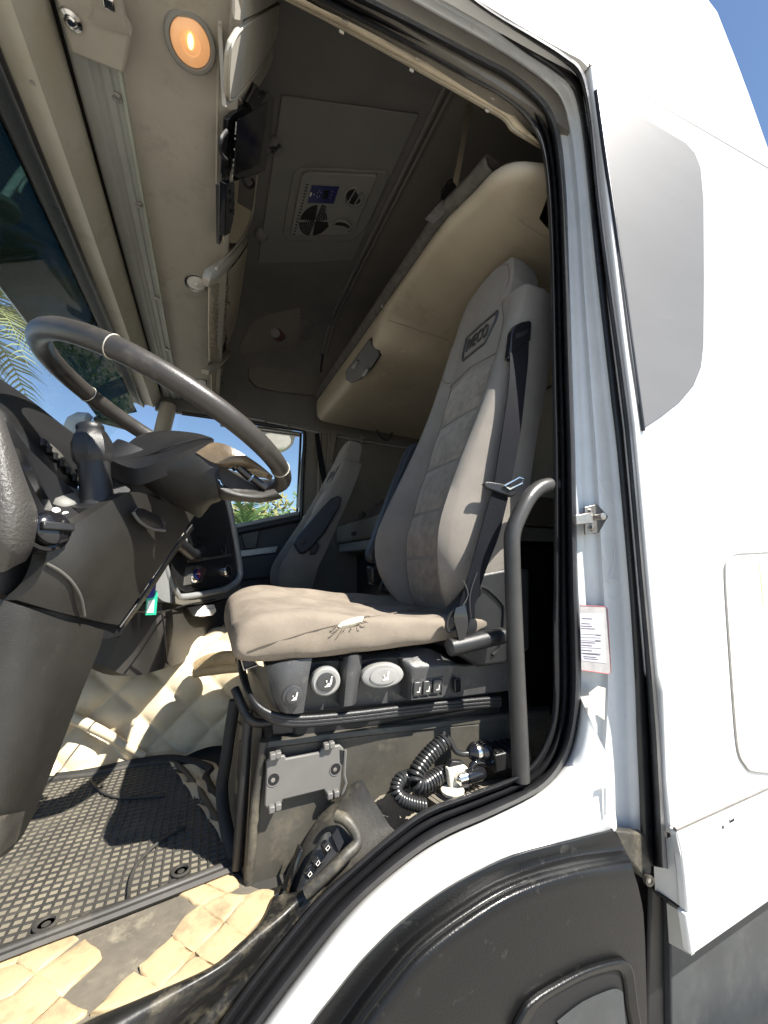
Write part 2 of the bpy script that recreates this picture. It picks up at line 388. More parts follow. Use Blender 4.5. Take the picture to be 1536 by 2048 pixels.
# ================================================================== ground
mk('ground', [V((-400, -400, -1.95)), V((400, -400, -1.95)), V((400, 400, -1.95)), V((-400, 400, -1.95))], [(0, 1, 2, 3)], 'pale_concrete')  # unseen concrete yard, set pale to bounce light up into the cab
tag(bpy.data.objects['ground'], kind='structure')

# ================================================================== the cab shell
cab = thing('truck_cab', 'white truck cab with black door seals and wheel arch around the open doorway', 'truck', (0.9, 0.62, -1.95))
YF = 0.60                                     # outer skin of the cab side
def line_at(p, q, x):                          # extend the line p-q to a given x
    t = (x - p.x) / (q.x - p.x); return p + (q - p) * t
def pxs(l, Y): return [P(u, v, Y=Y) for u, v in l]
DY = V((0, 1, 0))

# --- outer skin behind the door
fl_left = [(1186, 168), (1206, 300), (1222, 450), (1243, 640), (1270, 850), (1284, 1000), (1302, 1200), (1316, 1350), (1322, 1372), (1326, 1385), (1329, 1450), (1333, 1560), (1343, 1672)]
g0, g1 = P(1182, 128, Y=YF), P(1536, 336, Y=YF)
s0, s1 = P(1354, 1661, Y=YF), P(1536, 1577, Y=YF)
flank = [g0] + pxs(fl_left, YF) + [s0, line_at(s0, s1, 2.6), line_at(g0, g1, 2.6)]
plate('side_panel', flank, DY * 0.035, 'white_paint', cab, bevel=0.006, seg=3)
# strip above the doorway, under the roof joint
a0, a1 = P(900, -75, Y=YF), P(1012, 15, Y=YF)
st_lo = pxs([(760, -140), (860, -60), (960, 2), (1060, 62), (1130, 102), (1160, 118), (1176, 134)], YF)
st_hi = pxs([(800, -170), (900, -85), (1000, -18), (1060, 18), (1120, 62), (1160, 95), (1178, 124)], YF)
surf('roof_strip', [st_hi, st_lo], 'white_paint', cab, nu=3, thick=DY * 0.03)
# high roof above the joint; it leans inwards a little and ends at the rear edge against the sky
r0 = g0 + V((0, .002, .005)); r1 = g1 + V((0, .002, .005))
rr = [line_at(r0, r1, -0.4), line_at(r0, r1, 0.3), line_at(r0, r1, 2.45), P(1536, 292, Y=YF + .01), P(1500, 190, Y=YF + .015), P(1470, 110, Y=YF + .02), P(1436, 22, Y=YF + .02), P(1412, -8, Y=YF + .025), P(1330, -60, Y=YF + .03), P(900, -420, Y=YF + .05), P(300, -700, Y=YF + .05)]
plate('roof_panel', rr, DY * 0.04, 'white_paint', cab, bevel=0.01, seg=3)
tube('roof_joint', [line_at(g0, g1, x_) + V((0, .004, .0025)) for x_ in (-.2, .6, 1.2, 1.8, 2.4)], .0042, 'steel_grey', cab, n=6)
# matt grey panel let into the side
gp = pxs([(1193, 176), (1250, 211), (1320, 254), (1372, 285), (1390, 305), (1402, 335), (1408, 400), (1409, 560), (1408, 690), (1403, 735), (1388, 772), (1362, 803), (1325, 832), (1286, 858), (1262, 700), (1237, 500), (1213, 320)], YF - .005)
plate('side_window_blank', gp, DY * 0.006, 'grey_panel', cab, bevel=0.002)

# --- storage locker door in the flank
lk = [(1450, 1150), (1454, 1125), (1468, 1110), (1500, 1107), (1600, 1104), (1760, 1110), (1790, 1130), (1780, 1400), (1700, 1530), (1600, 1545), (1512, 1544), (1490, 1530), (1476, 1500), (1468, 1420), (1458, 1280)]
lkp = spl(pxs(lk, YF - .0025), 3, True)
locker = plate('locker_door', lkp, DY * 0.004, 'white_paint', cab, bevel=0.0015)
tube('gap', lkp, 0.0024, 'steel_grey', locker, n=6, closed=True)
plate('decal', pxs([(1519, 1128), (1560, 1128), (1565, 1216), (1527, 1216)], YF - .004), DY * 0.001, 'decal_yellow', cab, bevel=0)

# --- side skirt
YS = YF - 0.018
k0, k1 = P(1354, 1664, Y=YS), P(1536, 1581, Y=YS); q0, q1 = P(1384, 1913, Y=YS), P(1536, 1806, Y=YS)
m0, m1 = P(1376, 1828, Y=YS), P(1536, 1728, Y=YS)
skirt = plate('side_skirt', [k0, P(1363, 1700, Y=YS), P(1370, 1754, Y=YS), m0, line_at(m0, m1, 2.6), line_at(k0, k1, 2.6)], DY * 0.02, 'white_paint', cab, bevel=0.005, seg=3)
tube('skirt_joint', [line_at(k0, k1, x_) + V((0, .004, .003)) for x_ in (k0.x, 1.4, 2.0, 2.6)], .0045, 'steel_grey', skirt, n=6)
n0, n1 = P(1372, 1830, Y=YS), P(1536, 1731, Y=YS)
lower = plate('lower_lip', [n0, q0, line_at(q0, q1, 2.6), line_at(n0, n1, 2.6)], DY * 0.02, 'white_paint', skirt, bevel=0.005, seg=3)
surf('front_return', [[P(1352, 1668, Y=YS + .003), P(1370, 1756, Y=YS + .003), P(1375, 1822, Y=YS + .003)], [P(1306, 1690, Y=.655), P(1308, 1738, Y=.655), P(1310, 1780, Y=.655)]], 'white_paint', skirt, nu=3, thick=V((.012, 0, 0)))
surf('lip_return', [[P(1371, 1830, Y=YS + .003), P(1383, 1911, Y=YS + .003)], [P(1333, 1806, Y=.65), P(1338, 1886, Y=.65)]], 'white_paint', skirt, nu=2, thick=V((.012, 0, 0)))
tube('joint_line', [P(1376, 1824, Y=YS + .004), P(1310, 1783, Y=.652)], 0.003, 'pure_black', skirt, n=6)
# writing on the skirt
ex = (P(1472, 1640, Y=YS) - P(1442, 1652, Y=YS)).normalized(); ey = V((0, 0, 1)); ez = V((0, -1, 0)); ex = V((1, 0, 0))
tx = P(1464, 1641, Y=YS - .0006)
text_mesh('brand_lettering', 'Kothmüller', tx, ex, ey, 0.011, 'ink', skirt, 0.0003, width=0.022)
lg = P(1446, 1654, Y=YS - .0006)
lathe('brand_logo', lg, ez, [(0.0028, 0), (0.0042, 0.0004), (0.0022, 0.0007)], 'ink', skirt, n=16)
for i, (u, v) in enumerate([(1460, 1673), (1469, 1668), (1458, 1688), (1466, 1684), (1471, 1683)]):
    box('print_dot', P(u, v, Y=YS - .0004), (0.0022, .0006, 0.0012), 'ink', skirt, bevel=0)

# --- lower black side panel and the dark gap ahead of it
lp = [P(1336, 1880, Y=.655), P(1372, 1935, Y=.655), P(1600, 1720, Y=.655), P(2300, 1300, Y=.655), P(2300, 2600, Y=.655), P(1350, 2400, Y=.655)]
plate('lower_side_panel', [P(1340, 1780, Y=.66), V((2.6, .66, -0.9)), V((2.6, .66, -1.8)), P(1352, 2500, Y=.66)], DY * .02, 'skirt_black', cab, bevel=0.004)
sp = [[P(1352, 2300, Y=.66), P(1500, 2100, Y=.66), P(1700, 1950, Y=.66), P(2300, 1650, Y=.66)], [P(1355, 2340, Y=.60), P(1510, 2130, Y=.60), P(1720, 1990, Y=.60), P(2320, 1700, Y=.60)]]
surf('panel_ledge', sp, 'skirt_black', cab, nu=4, thick=V((0, 0, -.03)))
plate('gap_backing', [P(1225, 1640, Y=.72), P(1345, 1640, Y=.72), P(1375, 2500, Y=.72), P(1240, 2500, Y=.72)], DY * .02, 'pure_black', cab, bevel=0)
plate('gap_cover', pxs([(1302, 1775), (1338, 1808), (1352, 2300), (1292, 2300)], .675), DY * .01, 'dark_plastic', cab, bevel=0.004)
br = plate('hinge_bracket', pxs([(1230, 1662), (1292, 1668), (1304, 1740), (1300, 1760), (1286, 1758), (1276, 1740), (1258, 1720), (1246, 1698)], .625), DY * .02, 'dusty_black', cab, bevel=0.004)
lathe('eye', P(1294, 1757, Y=.62), V((-.2, -1, 0)), [(0.011, 0), (0.011, .008), (0.006, .008), (0.006, .003)], 'dusty_black', br, n=18)
lathe('bush', P(1294, 1757, Y=.619), V((-.2, -1, 0)), [(0.005, 0), (0.005, .006), (0.001, .0065)], 'steel_grey', br, n=14)
b2 = plate('fender_bracket', pxs([(1262, 1895), (1280, 1890), (1282, 1935), (1266, 1945), (1260, 1930)], .60), DY * .012, 'dark_plastic', cab, bevel=0.003)
lathe('bolt', P(1273, 1901, Y=.599), V((0, -1, 0)), [(0.006, 0), (0.006, .003), (0.002, .0045)], 'dusty_black', b2, n=8)

# --- doorway: inner seal, jamb, outer seal
IN = [(470, -100), (540, -48), (628, 0), (810, 91), (930, 157), (993, 191), (1036, 222), (1061, 252), (1080, 292), (1092, 370), (1100, 520), (1104, 770), (1107, 912), (1107, 1160), (1105, 1250), (1106, 1390), (1098, 1455), (1072, 1515), (1033, 1550), (940, 1585), (850, 1618), (780, 1668), (702, 1736), (635, 1797), (567, 1878), (500, 1962), (440, 2045), (380, 2135), (300, 2260)]
OUT = [(500, -150), (572, -96), (656, -50), (838, 43), (958, 106), (1022, 140), (1070, 178), (1102, 214), (1121, 268), (1133, 380), (1138, 520), (1147, 790), (1151, 910), (1156, 1150), (1161, 1260), (1163, 1370), (1154, 1465), (1131, 1530), (1085, 1582), (990, 1632), (900, 1672), (830, 1714), (745, 1783), (680, 1850), (620, 1925), (555, 2010), (490, 2100), (430, 2190), (350, 2320)]
def band(name, A, B, prof, m, parent, nu=4):
    rows = []
    for s, Y in prof:
        rows.append([P(a[0] + (b[0] - a[0]) * s, a[1] + (b[1] - a[1]) * s, Y=Y) for a, b in zip(A, B)])
    return surf(name, rows, m, parent, nu=nu, smooth=True, auto=70)
SEALP = [(0, .735), (0, .70), (.06, .683), (.14, .679), (.22, .688), (.27, .70), (.32, .690), (.40, .681), (.48, .683), (.54, .70), (.60, .684), (.70, .664), (.80, .658), (.90, .663), (.97, .676), (1.0, .70)]
band('inner_door_seal', IN, OUT, SEALP, 'seal_rubber', cab)
JIN = [(500, -150), (572, -96), (656, -50), (838, 43), (958, 106), (1022, 140), (1070, 178), (1102, 214), (1121, 268), (1133, 380), (1138, 520), (1147, 790), (1151, 910), (1156, 1150), (1161, 1260), (1163, 1370), (1154, 1465), (1140, 1530), (1150, 1600), (1170, 1690)]
JOUT = [(560, -230), (650, -170), (735, -105), (868, -14), (975, 52), (1055, 110), (1110, 146), (1145, 182), (1163, 260), (1178, 400), (1192, 540), (1220, 790), (1234, 910), (1255, 1150), (1263, 1260), (1269, 1370), (1272, 1465), (1275, 1530), (1278, 1600), (1284, 1690)]
band('door_jamb', JIN, JOUT, [(-.1, .70), (.0, .693), (.15, .690), (.30, .688), (.42, .680), (.50, .668), (.58, .664), (.80, .660), (.95, .652), (1.05, .64)], 'jamb_paint', cab)
SOUT = [(590, -285), (680, -220), (765, -150), (890, -55), (985, 18), (1070, 66), (1132, 105), (1168, 140), (1187, 235), (1202, 390), (1222, 540), (1258, 790), (1271, 910), (1292, 1150), (1303, 1260), (1313, 1362), (1322, 1465), (1326, 1530), (1330, 1600), (1337, 1738)]
SIN = JOUT[:-1] + [(1282, 1728)]
band('outer_door_seal', SIN, SOUT, [(0, .66), (0.02, .642), (.2, .634), (.42, .630), (.5, .640), (.58, .618), (.68, .600), (.80, .594), (.92, .600), (1.0, .625)], 'seal_rubber', cab)
tube('drip_rail', pxs([(1192, 182), (1214, 340), (1240, 520), (1264, 700), (1286, 862)], YF - .002), 0.006, 'seal_rubber', cab, n=8, smooth_n=4)
# white sill below the seal
W_IN = [(1163, 1400), (1150, 1480), (1131, 1530), (1085, 1582), (990, 1632), (900, 1672), (830, 1714), (745, 1783), (680, 1850), (620, 1925), (555, 2010), (490, 2100), (430, 2190)]
W_OUT = [(1222, 1530), (1226, 1600), (1230, 1658), (1200, 1664), (1141, 1679), (1026, 1709), (935, 1752), (840, 1812), (765, 1875), (690, 1960), (621, 2048), (560, 2150), (510, 2240)]
band('sill_panel', W_IN, W_OUT, [(-.03, .69), (0, .672), (.12, .648), (.3, .634), (.7, .624), (1.0, .618), (1.03, .635)], 'white_paint', cab)
tube('sill_rib', [P(1200, 1575, Y=.618), P(1208, 1573, Y=.617), P(1211, 1582, Y=.617), P(1211, 1630, Y=.617)], 0.0035, 'white_paint', cab, n=8, smooth_n=4)
# wheel arch
TOP = [(1226, 1657), (1141, 1679), (1026, 1709), (918, 1760), (824, 1824), (736, 1905), (669, 1986), (621, 2048), (560, 2140)]
CR = [(1262, 1724), (1155, 1737), (1030, 1776), (930, 1834), (838, 1905), (770, 1985), (715, 2060), (670, 2130), (620, 2230)]
def sh(l, du, dv): return [(u + du, v + dv) for u, v in l]
mid = [((a[0] * .5 + b[0] * .5), (a[1] * .5 + b[1] * .5)) for a, b in zip(TOP, CR)]
mid2 = [((a[0] * .3 + b[0] * .7), (a[1] * .3 + b[1] * .7)) for a, b in zip(TOP, CR)]
LOW1 = [(1280, 1790), (1165, 1790), (1046, 1830), (955, 1885), (870, 1950), (810, 2025), (760, 2090), (720, 2160), (680, 2260)]
LOW2 = [(1290, 1880), (1180, 1900), (1080, 1930), (1000, 1980), (930, 2040), (880, 2100), (840, 2150), (800, 2200), (760, 2290)]
LOW3 = [(1300, 2300), (1200, 2300), (1120, 2310), (1050, 2320), (990, 2330), (940, 2330), (900, 2330), (860, 2330), (820, 2340)]
rows = [pxs(TOP, .630), pxs(sh(TOP, 1, 4), .612), pxs(mid, .606), pxs(mid2, .598), pxs(CR, .570), pxs([(a[0] * .6 + b[0] * .4, a[1] * .6 + b[1] * .4) for a, b in zip(CR, LOW1)], .560), pxs(LOW1, .560), pxs(LOW2, .560), pxs(LOW3, .560)]
fender = surf('wheel_arch_cover', rows, 'fender_black', cab, nu=4, nv=3, thick=DY * .012)
# recessed step in the wheel arch
stp = spl(pxs([(1030, 2090), (1045, 2035), (1070, 2004), (1120, 1972), (1180, 1942), (1236, 1926), (1258, 1928), (1270, 1945), (1278, 2010), (1284, 2090), (1200, 2140), (1100, 2150)], .549), 3, True)
cen = sum(stp, V()) / len(stp)
inn = [cen + (p - cen) * 0.80 + V((0, .004, -.004)) for p in stp]
fr = ring_plate('step_frame', stp, inn, DY * .012, 'fender_black', fender, bevel=0.004)
plate('step_pocket', [cen + (p - cen) * .86 + V((0, .009, -.004)) for p in stp], DY * .003, 'pure_black', fender, bevel=0)
surf('step_tread', [[P(1118, 2048, Y=.552), P(1170, 2008, Y=.552), P(1228, 1983, Y=.552), P(1246, 1985, Y=.552)], [P(1125, 2120, Y=.552), P(1180, 2100, Y=.552), P(1235, 2090, Y=.552), P(1255, 2090, Y=.552)]], 'skirt_black', fender, nu=3, thick=DY * .004)

# --- door striker on the jamb
YJ = .662
stk = plate('striker_plate', pxs([(1170, 1014), (1195, 1008), (1217, 1033), (1198, 1066), (1172, 1069)], YJ), DY * .006, 'steel_grey', cab, bevel=0.0015)
plate('striker_arm', pxs([(1152, 1030), (1186, 1024), (1187, 1047), (1154, 1049)], YJ - .022), DY * .010, 'steel_grey', stk, bevel=0.002)
lathe('striker_pin', P(1183, 1036, Y=YJ), V((-.12, -1, 0)), [(.007, 0), (.007, .03), (.0085, .03), (.0085, .036), (.004, .037)], 'steel_grey', stk, n=20)
for (u, v) in ((1180, 1023), (1183, 1055)):
    s = lathe('screw', P(u, v, Y=YJ), V((0, -1, 0)), [(.0075, 0), (.0072, .003), (.004, .0045)], 'steel_grey', stk, n=18)
    c = P(u, v, Y=YJ - .0048); box('slot', c, (.008, .0008, .0016), 'pure_black', s, rot=Matrix.Rotation(.7, 3, 'Y'), bevel=0); box('slot', c, (.008, .0008, .0016), 'pure_black', s, rot=Matrix.Rotation(-.87, 3, 'Y'), bevel=0)
# --- paper sticker on the jamb
YK = .6575
sk = plate('data_sticker', pxs([(1160, 1211), (1210, 1213), (1215, 1217), (1222, 1344), (1218, 1348), (1163, 1340)], YK), DY * .0008, 'paper_grey', cab, bevel=0)
plate('paper_sheet', pxs([(1160, 1226), (1207, 1228), (1213, 1327), (1163, 1321)], YK - .0007), DY * .0005, 'sticker_paper', sk, bevel=0)
tube('red_border', pxs([(1160, 1211), (1210, 1213), (1215, 1217), (1222, 1344), (1218, 1348), (1163, 1340)], YK - .0005), .0007, 'ink_red', sk, n=5)
for (u0, v0, u1, v1, h) in ((1164, 1237, 1184, 1238, 1.6), (1163, 1247, 1180, 1248, 1.4), (1162, 1252, 1184, 1253, 1.4), (1162, 1257, 1190, 1258, 1.4), (1162, 1268, 1201, 1270, .7), (1191, 1270, 1202, 1271, 1.6), (1162, 1275, 1201, 1276, .7), (1162, 1281, 1201, 1283, .7),
                           (1191, 1281, 1202, 1282, 1.5), (1163, 1285, 1190, 1286, 1.5), (1163, 1290, 1184, 1292, 1.5), (1163, 1295, 1202, 1297, .7), (1163, 1300, 1184, 1302, 1.5), (1163, 1306, 1203, 1308, .7), (1165, 1307, 1200, 1310, 1.5), (1167, 1313, 1192, 1315, 1.4), (1168, 1317, 1196, 1319, 1.3)):
    Yp = YK - .0011
    plate('print_line', pxs([(u0, v0 - h / 2), (u1, v1 - h / 2), (u1, v1 + h / 2), (u0, v0 + h / 2)], Yp), DY * .0003, 'ink', sk, bevel=0)
plate('tape_residue', pxs([(1178, 1386), (1196, 1372), (1211, 1376), (1209, 1440), (1195, 1430), (1181, 1428)], .659), DY * .0006, 'gun_cream', cab, bevel=0)
for (pts) in (((1199, 965), (1207, 958), (1218, 962), (1226, 975), (1236, 1000), (1233, 1008), (1222, 1006)), ((1206, 1090), (1213, 1082), (1225, 1085), (1229, 1110), (1222, 1150), (1213, 1158), (1216, 1130), (1207, 1105)), ((1213, 1165), (1236, 1160), (1244, 1178), (1234, 1196), (1216, 1196))):
    tube('tape_residue', spl(pxs(pts, .6575), 3, True), .0006, 'white_paint', cab, n=5, closed=True)
# --- grab handle
hd = [P(1125, 968, Y=.72), P(1098, 970, Y=.70), P(1077, 977, Y=.695), P(1056, 998, Y=.69), P(1036, 1036, Y=.69), P(1025, 1068, Y=.69), P(1024, 1100, Y=.69), P(1027, 1200, Y=.69), P(1033, 1350, Y=.69), P(1040, 1500, Y=.69), P(1042, 1560, Y=.69)]
tube('grab_handle', hd, .0185, 'handle_black', cab, n=18, smooth_n=6)

# --- header trim over the doorway and its clips
TR = [(470, -62), (500, -40), (569, 0), (685, 60), (830, 140), (975, 222), (1008, 243), (1022, 262), (1050, 280), (1088, 302)]
TO = [(510, -110), (556, -60), (628, 0), (740, 54), (870, 122), (995, 193), (1030, 218), (1050, 240), (1066, 262), (1092, 296)]
band('header_trim', TR, TO, [(-.02, .745), (0, .72), (.15, .712), (.3, .722), (.4, .718), (.7, .712), (.75, .735), (1.0, .735)], 'cream_light', cab)
for (u, v) in ((683, 64), (823, 141), (974, 222)):
    box('trim_clip', P(u, v, Y=.712), (.012, .005, .007), 'cream_shelf', cab, rot=Matrix.Rotation(.0, 3, 'Y'), bevel=0.002)
for (u, v) in ((690, 44), (835, 118), (985, 196)):
    box('trim_clip', P(u, v, Y=.705), (.014, .005, .006), 'cream_shelf', cab, bevel=0.002)

# ================================================================== interior shell
FZ = -0.58
ROOF = 1.75
# floor
mk('floor', [V((-1.3, .80, FZ)), V((1.9, .80, FZ)), V((1.9, 2.9, FZ)), V((-1.3, 2.9, FZ))], [(0, 1, 2, 3)], 'carpet_dark', cab)
# near side wall above the doorway (seen only from inside) and behind it
box('side_wall', (0.65, .70, 1.54), (2.3, .05, .50), 'wall_brown', cab, bevel=0)
box('side_wall', (1.42, .735, .35), (1.0, .03, 1.95), 'wall_brown', cab, bevel=0)
box('side_wall', (-1.05, .69, -.3), (.5, .05, 1.0), 'dark_plastic', cab, bevel=0)
# roof lining curving down into the far wall
prof = [(.66, ROOF), (1.3, ROOF), (1.9, ROOF), (2.3, ROOF - .01), (2.55, ROOF - .05), (2.70, ROOF - .16), (2.78, ROOF - .34), (2.815, 1.28), (2.825, 1.16), (2.83, 1.05)]
lining = surf('roof_lining', [[V((x, y, z)) for y, z in prof] for x in (-.3, .08, .4, .70)], 'roof_grey', cab, nu=3)
prof2 = [(y, z + (.02 if z > 1.6 else 0)) for y, z in prof]
surf('rear_roof_lining', [[V((x, y, z)) for y, z in prof2] for x in (.715, 1.0, 1.4, 1.75)], 'wall_brown', cab, nu=3)
box('rear_wall', (1.77, 1.79, .6), (.04, 2.06, 2.4), 'wall_brown', cab, bevel=0)
box('front_wall', (-.49, 1.75, 1.42), (.04, 2.2, .74), 'dark_plastic', cab, bevel=0)
box('roof_skin', (0.62, 1.78, 1.83), (2.26, 2.2, .04), 'white_paint', cab, bevel=0)
# roof channel
for (dx, r) in ((0, .012), (.03, .008)):
    tube('roof_channel', [V((.70 + dx, .72, ROOF - .004)), V((.70 + dx, 2.3, ROOF - .006)), V((.70 + dx, 2.52, ROOF - .05)), V((.70 + dx, 2.68, ROOF - .16))], r, 'roof_panel_grey', cab, n=8, smooth_n=4)
# far wall below the roof: dark panel over the door, trim line, pillar
YW = 2.83
def fw(u, v, dY=0.0): return P(u, v, Y=YW + dY)
up = plate('door_header', [V((-.38, YW, 1.02)), V((1.75, YW, 1.02)), V((1.75, YW, 1.30)), V((-.38, YW, 1.30))], DY * .03, 'roof_panel_grey', cab, bevel=0)
tube('door_header_trim', [fw(438, 826, -.012), fw(520, 841, -.012), fw(640, 866, -.012), fw(760, 888, -.012), fw(860, 902, -.012)], .008, 'console_silver', cab, n=8, smooth_n=3)
for (u, v) in ((492, 803), (622, 824)):
    lathe('trim_plug', fw(u, v, -.001), V((0, -1, 0)), [(.018, 0), (.018, .003), (.014, .004), (.013, .002)], 'roof_panel_grey', cab, n=20)
for (u, v) in ((487, 835), (532, 843), (578, 853)):
    box('trim_clip', fw(u, v, -.02), (.02, .012, .012), 'wall_brown', cab, bevel=.002)
# pocket and dome lamp in the far upper wall: a raised moulding with a ledge
pk = [(497, 735), (520, 728), (575, 735), (650, 746), (665, 752), (660, 792), (600, 787), (545, 780), (512, 772), (497, 756)]
pocket = plate('wall_pocket', pxs(pk, 2.77), DY * .03, 'wall_brown', cab, bevel=.006)
plate('pocket_opening', pxs([(505, 728), (512, 715), (540, 706), (600, 698), (690, 692), (700, 752), (650, 746), (575, 735)], 2.795), DY * .01, 'pure_black', cab, bevel=0)
lampc = on(556, 665, lining, .016); ldir = (on(556, 665, lining, .02) - on(556, 665, lining, 0)).normalized()
dl = lathe('dome_lamp', lampc, ldir, [(.074, -.01), (.074, .004), (.064, .010), (.058, .006)], 'roof_panel_grey', cab, n=32)
lathe('lens', lampc, ldir, [(.058, 0), (.055, .010), (.03, .016), (.002, .018)], 'lcd_maroon', dl, n=32)
lathe('reflector', lampc + V((-.022, -.004, 0)), ldir, [(.036, .008), (.030, .018), (.002, .022)], 'knob_grey', dl, n=24)
spc = on(606, 656, lining, .014); sdir = (on(604, 656, lining, .02) - on(604, 656, lining, 0)).normalized()
lathe('roof_speaker', spc, sdir, [(.080, -.01), (.080, .002), (.072, .006), (.066, 0), (.05, .006), (.045, 0), (.02, .006), (.002, .006)], 'roof_grey', cab, n=32)
M1 = ((478, 690), (500, 650), (530, 632), (560, 624), (600, 617)); M2 = ((484, 718), (506, 706), (532, 700), (562, 696), (600, 691))
surf('wall_moulding', [[on(u, v, lining, -.004) for u, v in M1], [on(u + 1, v + 5, lining, .012) for u, v in M1], [on(u + 1, v - 5, lining, .012) for u, v in M2], [on(u, v, lining, -.004) for u, v in M2]], 'wall_brown', cab, nu=3, nv=2)

# far door: frame round the window, pillar, lower trim
WZ = lambda x: 0.387 + (x - .567) * .27
wt = 1.005
win = [V((-.24, YW, wt)), V((.585, YW, wt)), V((.607, YW, wt - .03)), V((.572, YW, WZ(.572))), V((.2, YW, WZ(.2))), V((-.28, YW, WZ(-.28)))]
far_door = plate('door_lower_panel', [V((-.5, YW + .01, WZ(-.5))), V((.60, YW + .01, WZ(.60))), V((.66, YW + .01, FZ)), V((-.5, YW + .01, FZ))], DY * .05, 'door_blue_black', cab, bevel=.004)
tag(far_door, 'dark lower half of the far door')
tube('window_ledge', [V((-.3, YW - .01, WZ(-.3) - .012)), V((.58, YW - .01, WZ(.58) - .012))], .016, 'console_silver', cab, n=8)
tube('window_ledge', [V((-.3, YW - .02, WZ(-.3) - .05)), V((.58, YW - .02, WZ(.58) - .05))], .022, 'door_blue_black', cab, n=8)
plate('door_pull', pxs([(482, 1068), (520, 1060), (512, 1096), (490, 1098)], YW - .02), DY * .02, 'dark_plastic', cab, bevel=.004)
plate('door_rail', pxs([(481, 1101), (556, 1092), (552, 1105), (482, 1114)], YW - .03), DY * .03, 'console_silver', cab, bevel=.004)
plate('door_pocket', pxs([(480, 1116), (560, 1106), (566, 1150), (480, 1160)], YW - .035), DY * .03, 'door_blue_black', cab, bevel=.004)
plate('pillar_trim', [fw(608, 862), fw(640, 864), fw(640, 1010), fw(598, 1040)], DY * .03, 'wall_brown', cab, bevel=.006)
tube('window_seal', spl([V((.60, YW - .004, .30)), V((.605, YW - .004, .7)), V((.612, YW - .004, .95)), V((.60, YW - .004, 1.005)), V((.55, YW - .004, 1.018)), V((.2, YW - .004, 1.018)), V((-.22, YW - .004, 1.018))], 4), .014, 'seal_rubber', cab, n=8)
tube('window_run', [V((.573, YW + .01, .36)), V((.585, YW + .01, 1.0))], .009, 'pure_black', cab, n=8)
plate('jamb_strip', [fw(604, 905), fw(615, 905), fw(604, 1010), fw(593, 1018)], DY * .01, 'jamb_paint', cab, bevel=0)
tube('roller_blind', [V((.02, YW + .012, .985)), V((.575, YW + .012, .985))], .020, 'steel_grey', cab, n=10)
mk('far_window', [w + V((0, .02, 0)) for w in win], [tuple(range(len(win)))], 'window_glass', cab)
plate('rear_side_trim', [fw(638, 864, .005), V((1.75, YW + .005, 1.02)), V((1.75, YW + .005, FZ)), fw(600, 1200, .005)], DY * .03, 'wall_brown', cab, bevel=0)
# front pillar on the far side
tube('far_front_pillar', [V((-.30, YW - .02, 1.06)), V((-.33, YW - .01, .85)), V((-.62, YW, .25)), V((-.85, YW, -.2))], .05, 'cream_shelf', cab, n=8)
# windscreen, its rubber, and the outside sun visor
WS_T, WS_B = (-.455, 1.035), (-1.12, -.05)
mk('windscreen', [V((WS_T[0], .66, WS_T[1])), V((WS_T[0], 2.80, WS_T[1])), V((WS_B[0], 2.80, WS_B[1])), V((WS_B[0], .66, WS_B[1]))], [(0, 1, 2, 3)], 'window_glass', cab)
# ================================================================== overhead shelf above the windscreen
SZ = 1.13
shelf = thing('overhead_shelf', 'cream overhead shelf with lamps, nets and open pockets above the windscreen', 'shelf', (-.15, 1.7, SZ))
def hx(u, z): return P(u, 390, Z=z).x
Y0, Y1 = .685, 2.78
def along(name, prof, m, parent, y0=Y0, y1=Y1, ny=8, auto=35):
    rows = [[V((x, y0 + (y1 - y0) * i / ny, z)) for x, z in prof] for i in range(ny + 1)]
    return surf(name, rows, m, parent, auto=auto)
rub = [(hx(78, 1.035), 1.05), (hx(80, 1.03), 1.03), (hx(100, 1.012), 1.014), (hx(103, 1.010), 1.008), (hx(111, 1.004), 1.002), (hx(118, 1.010), 1.010), (hx(119, 1.02), 1.03)]
along('windscreen_rubber', rub, 'seal_rubber', cab)
bandp = [(hx(117, 1.03), 1.03), (hx(120, 1.022), 1.020), (hx(138, 1.024), 1.024), (hx(150, 1.018), 1.018), (hx(158, 1.012), 1.012), (hx(165, 1.022), 1.022), (hx(180, 1.045), 1.045), (hx(200, 1.075), 1.075), (hx(208, 1.10), 1.10), (hx(211, 1.16), 1.16)]
along('front_header', bandp, 'header_band', cab)
along('header_gap', [(hx(204, 1.125), 1.125), (hx(222, 1.125), 1.125)], 'pure_black', cab)
strip = [(hx(214, 1.15), 1.15), (hx(216, 1.105), 1.105), (hx(221, 1.098), 1.098), (hx(240, 1.092), 1.092), (hx(246, 1.098), 1.100), (hx(252, 1.10), 1.103), (hx(257, 1.094), 1.096), (hx(268, 1.094), 1.096), (hx(272, 1.100), 1.101), (hx(280, 1.10), 1.101), (hx(282, 1.108), 1.108)]
along('header_strip', strip, 'grey_strip', shelf)
along('strip_edge', [(hx(279, 1.106), 1.106), (hx(281, 1.098), 1.098), (hx(286, 1.098), 1.098), (hx(288, 1.11), 1.112)], 'olive_edge', shelf)
def rivet(name, c, r, parent, m='steel_grey'):
    lathe(name, c, V((0, 0, -1)), [(r * 1.5, -.001), (r * 1.5, .0012), (r * 1.2, .0022), (r, .0016), (r * .9, .0035), (r * .35, .0045)], m, parent, n=16)
for (u, v) in ((234, 195), (278, 410), (314, 596), (335, 699)): rivet('rivet', P(u, v, Z=1.096), .0075, shelf)
for (u, v) in ((71, 165), (171, 438), (230, 606), (268, 708)): rivet('rivet', P(u, v, Z=1.022), .0075, cab)
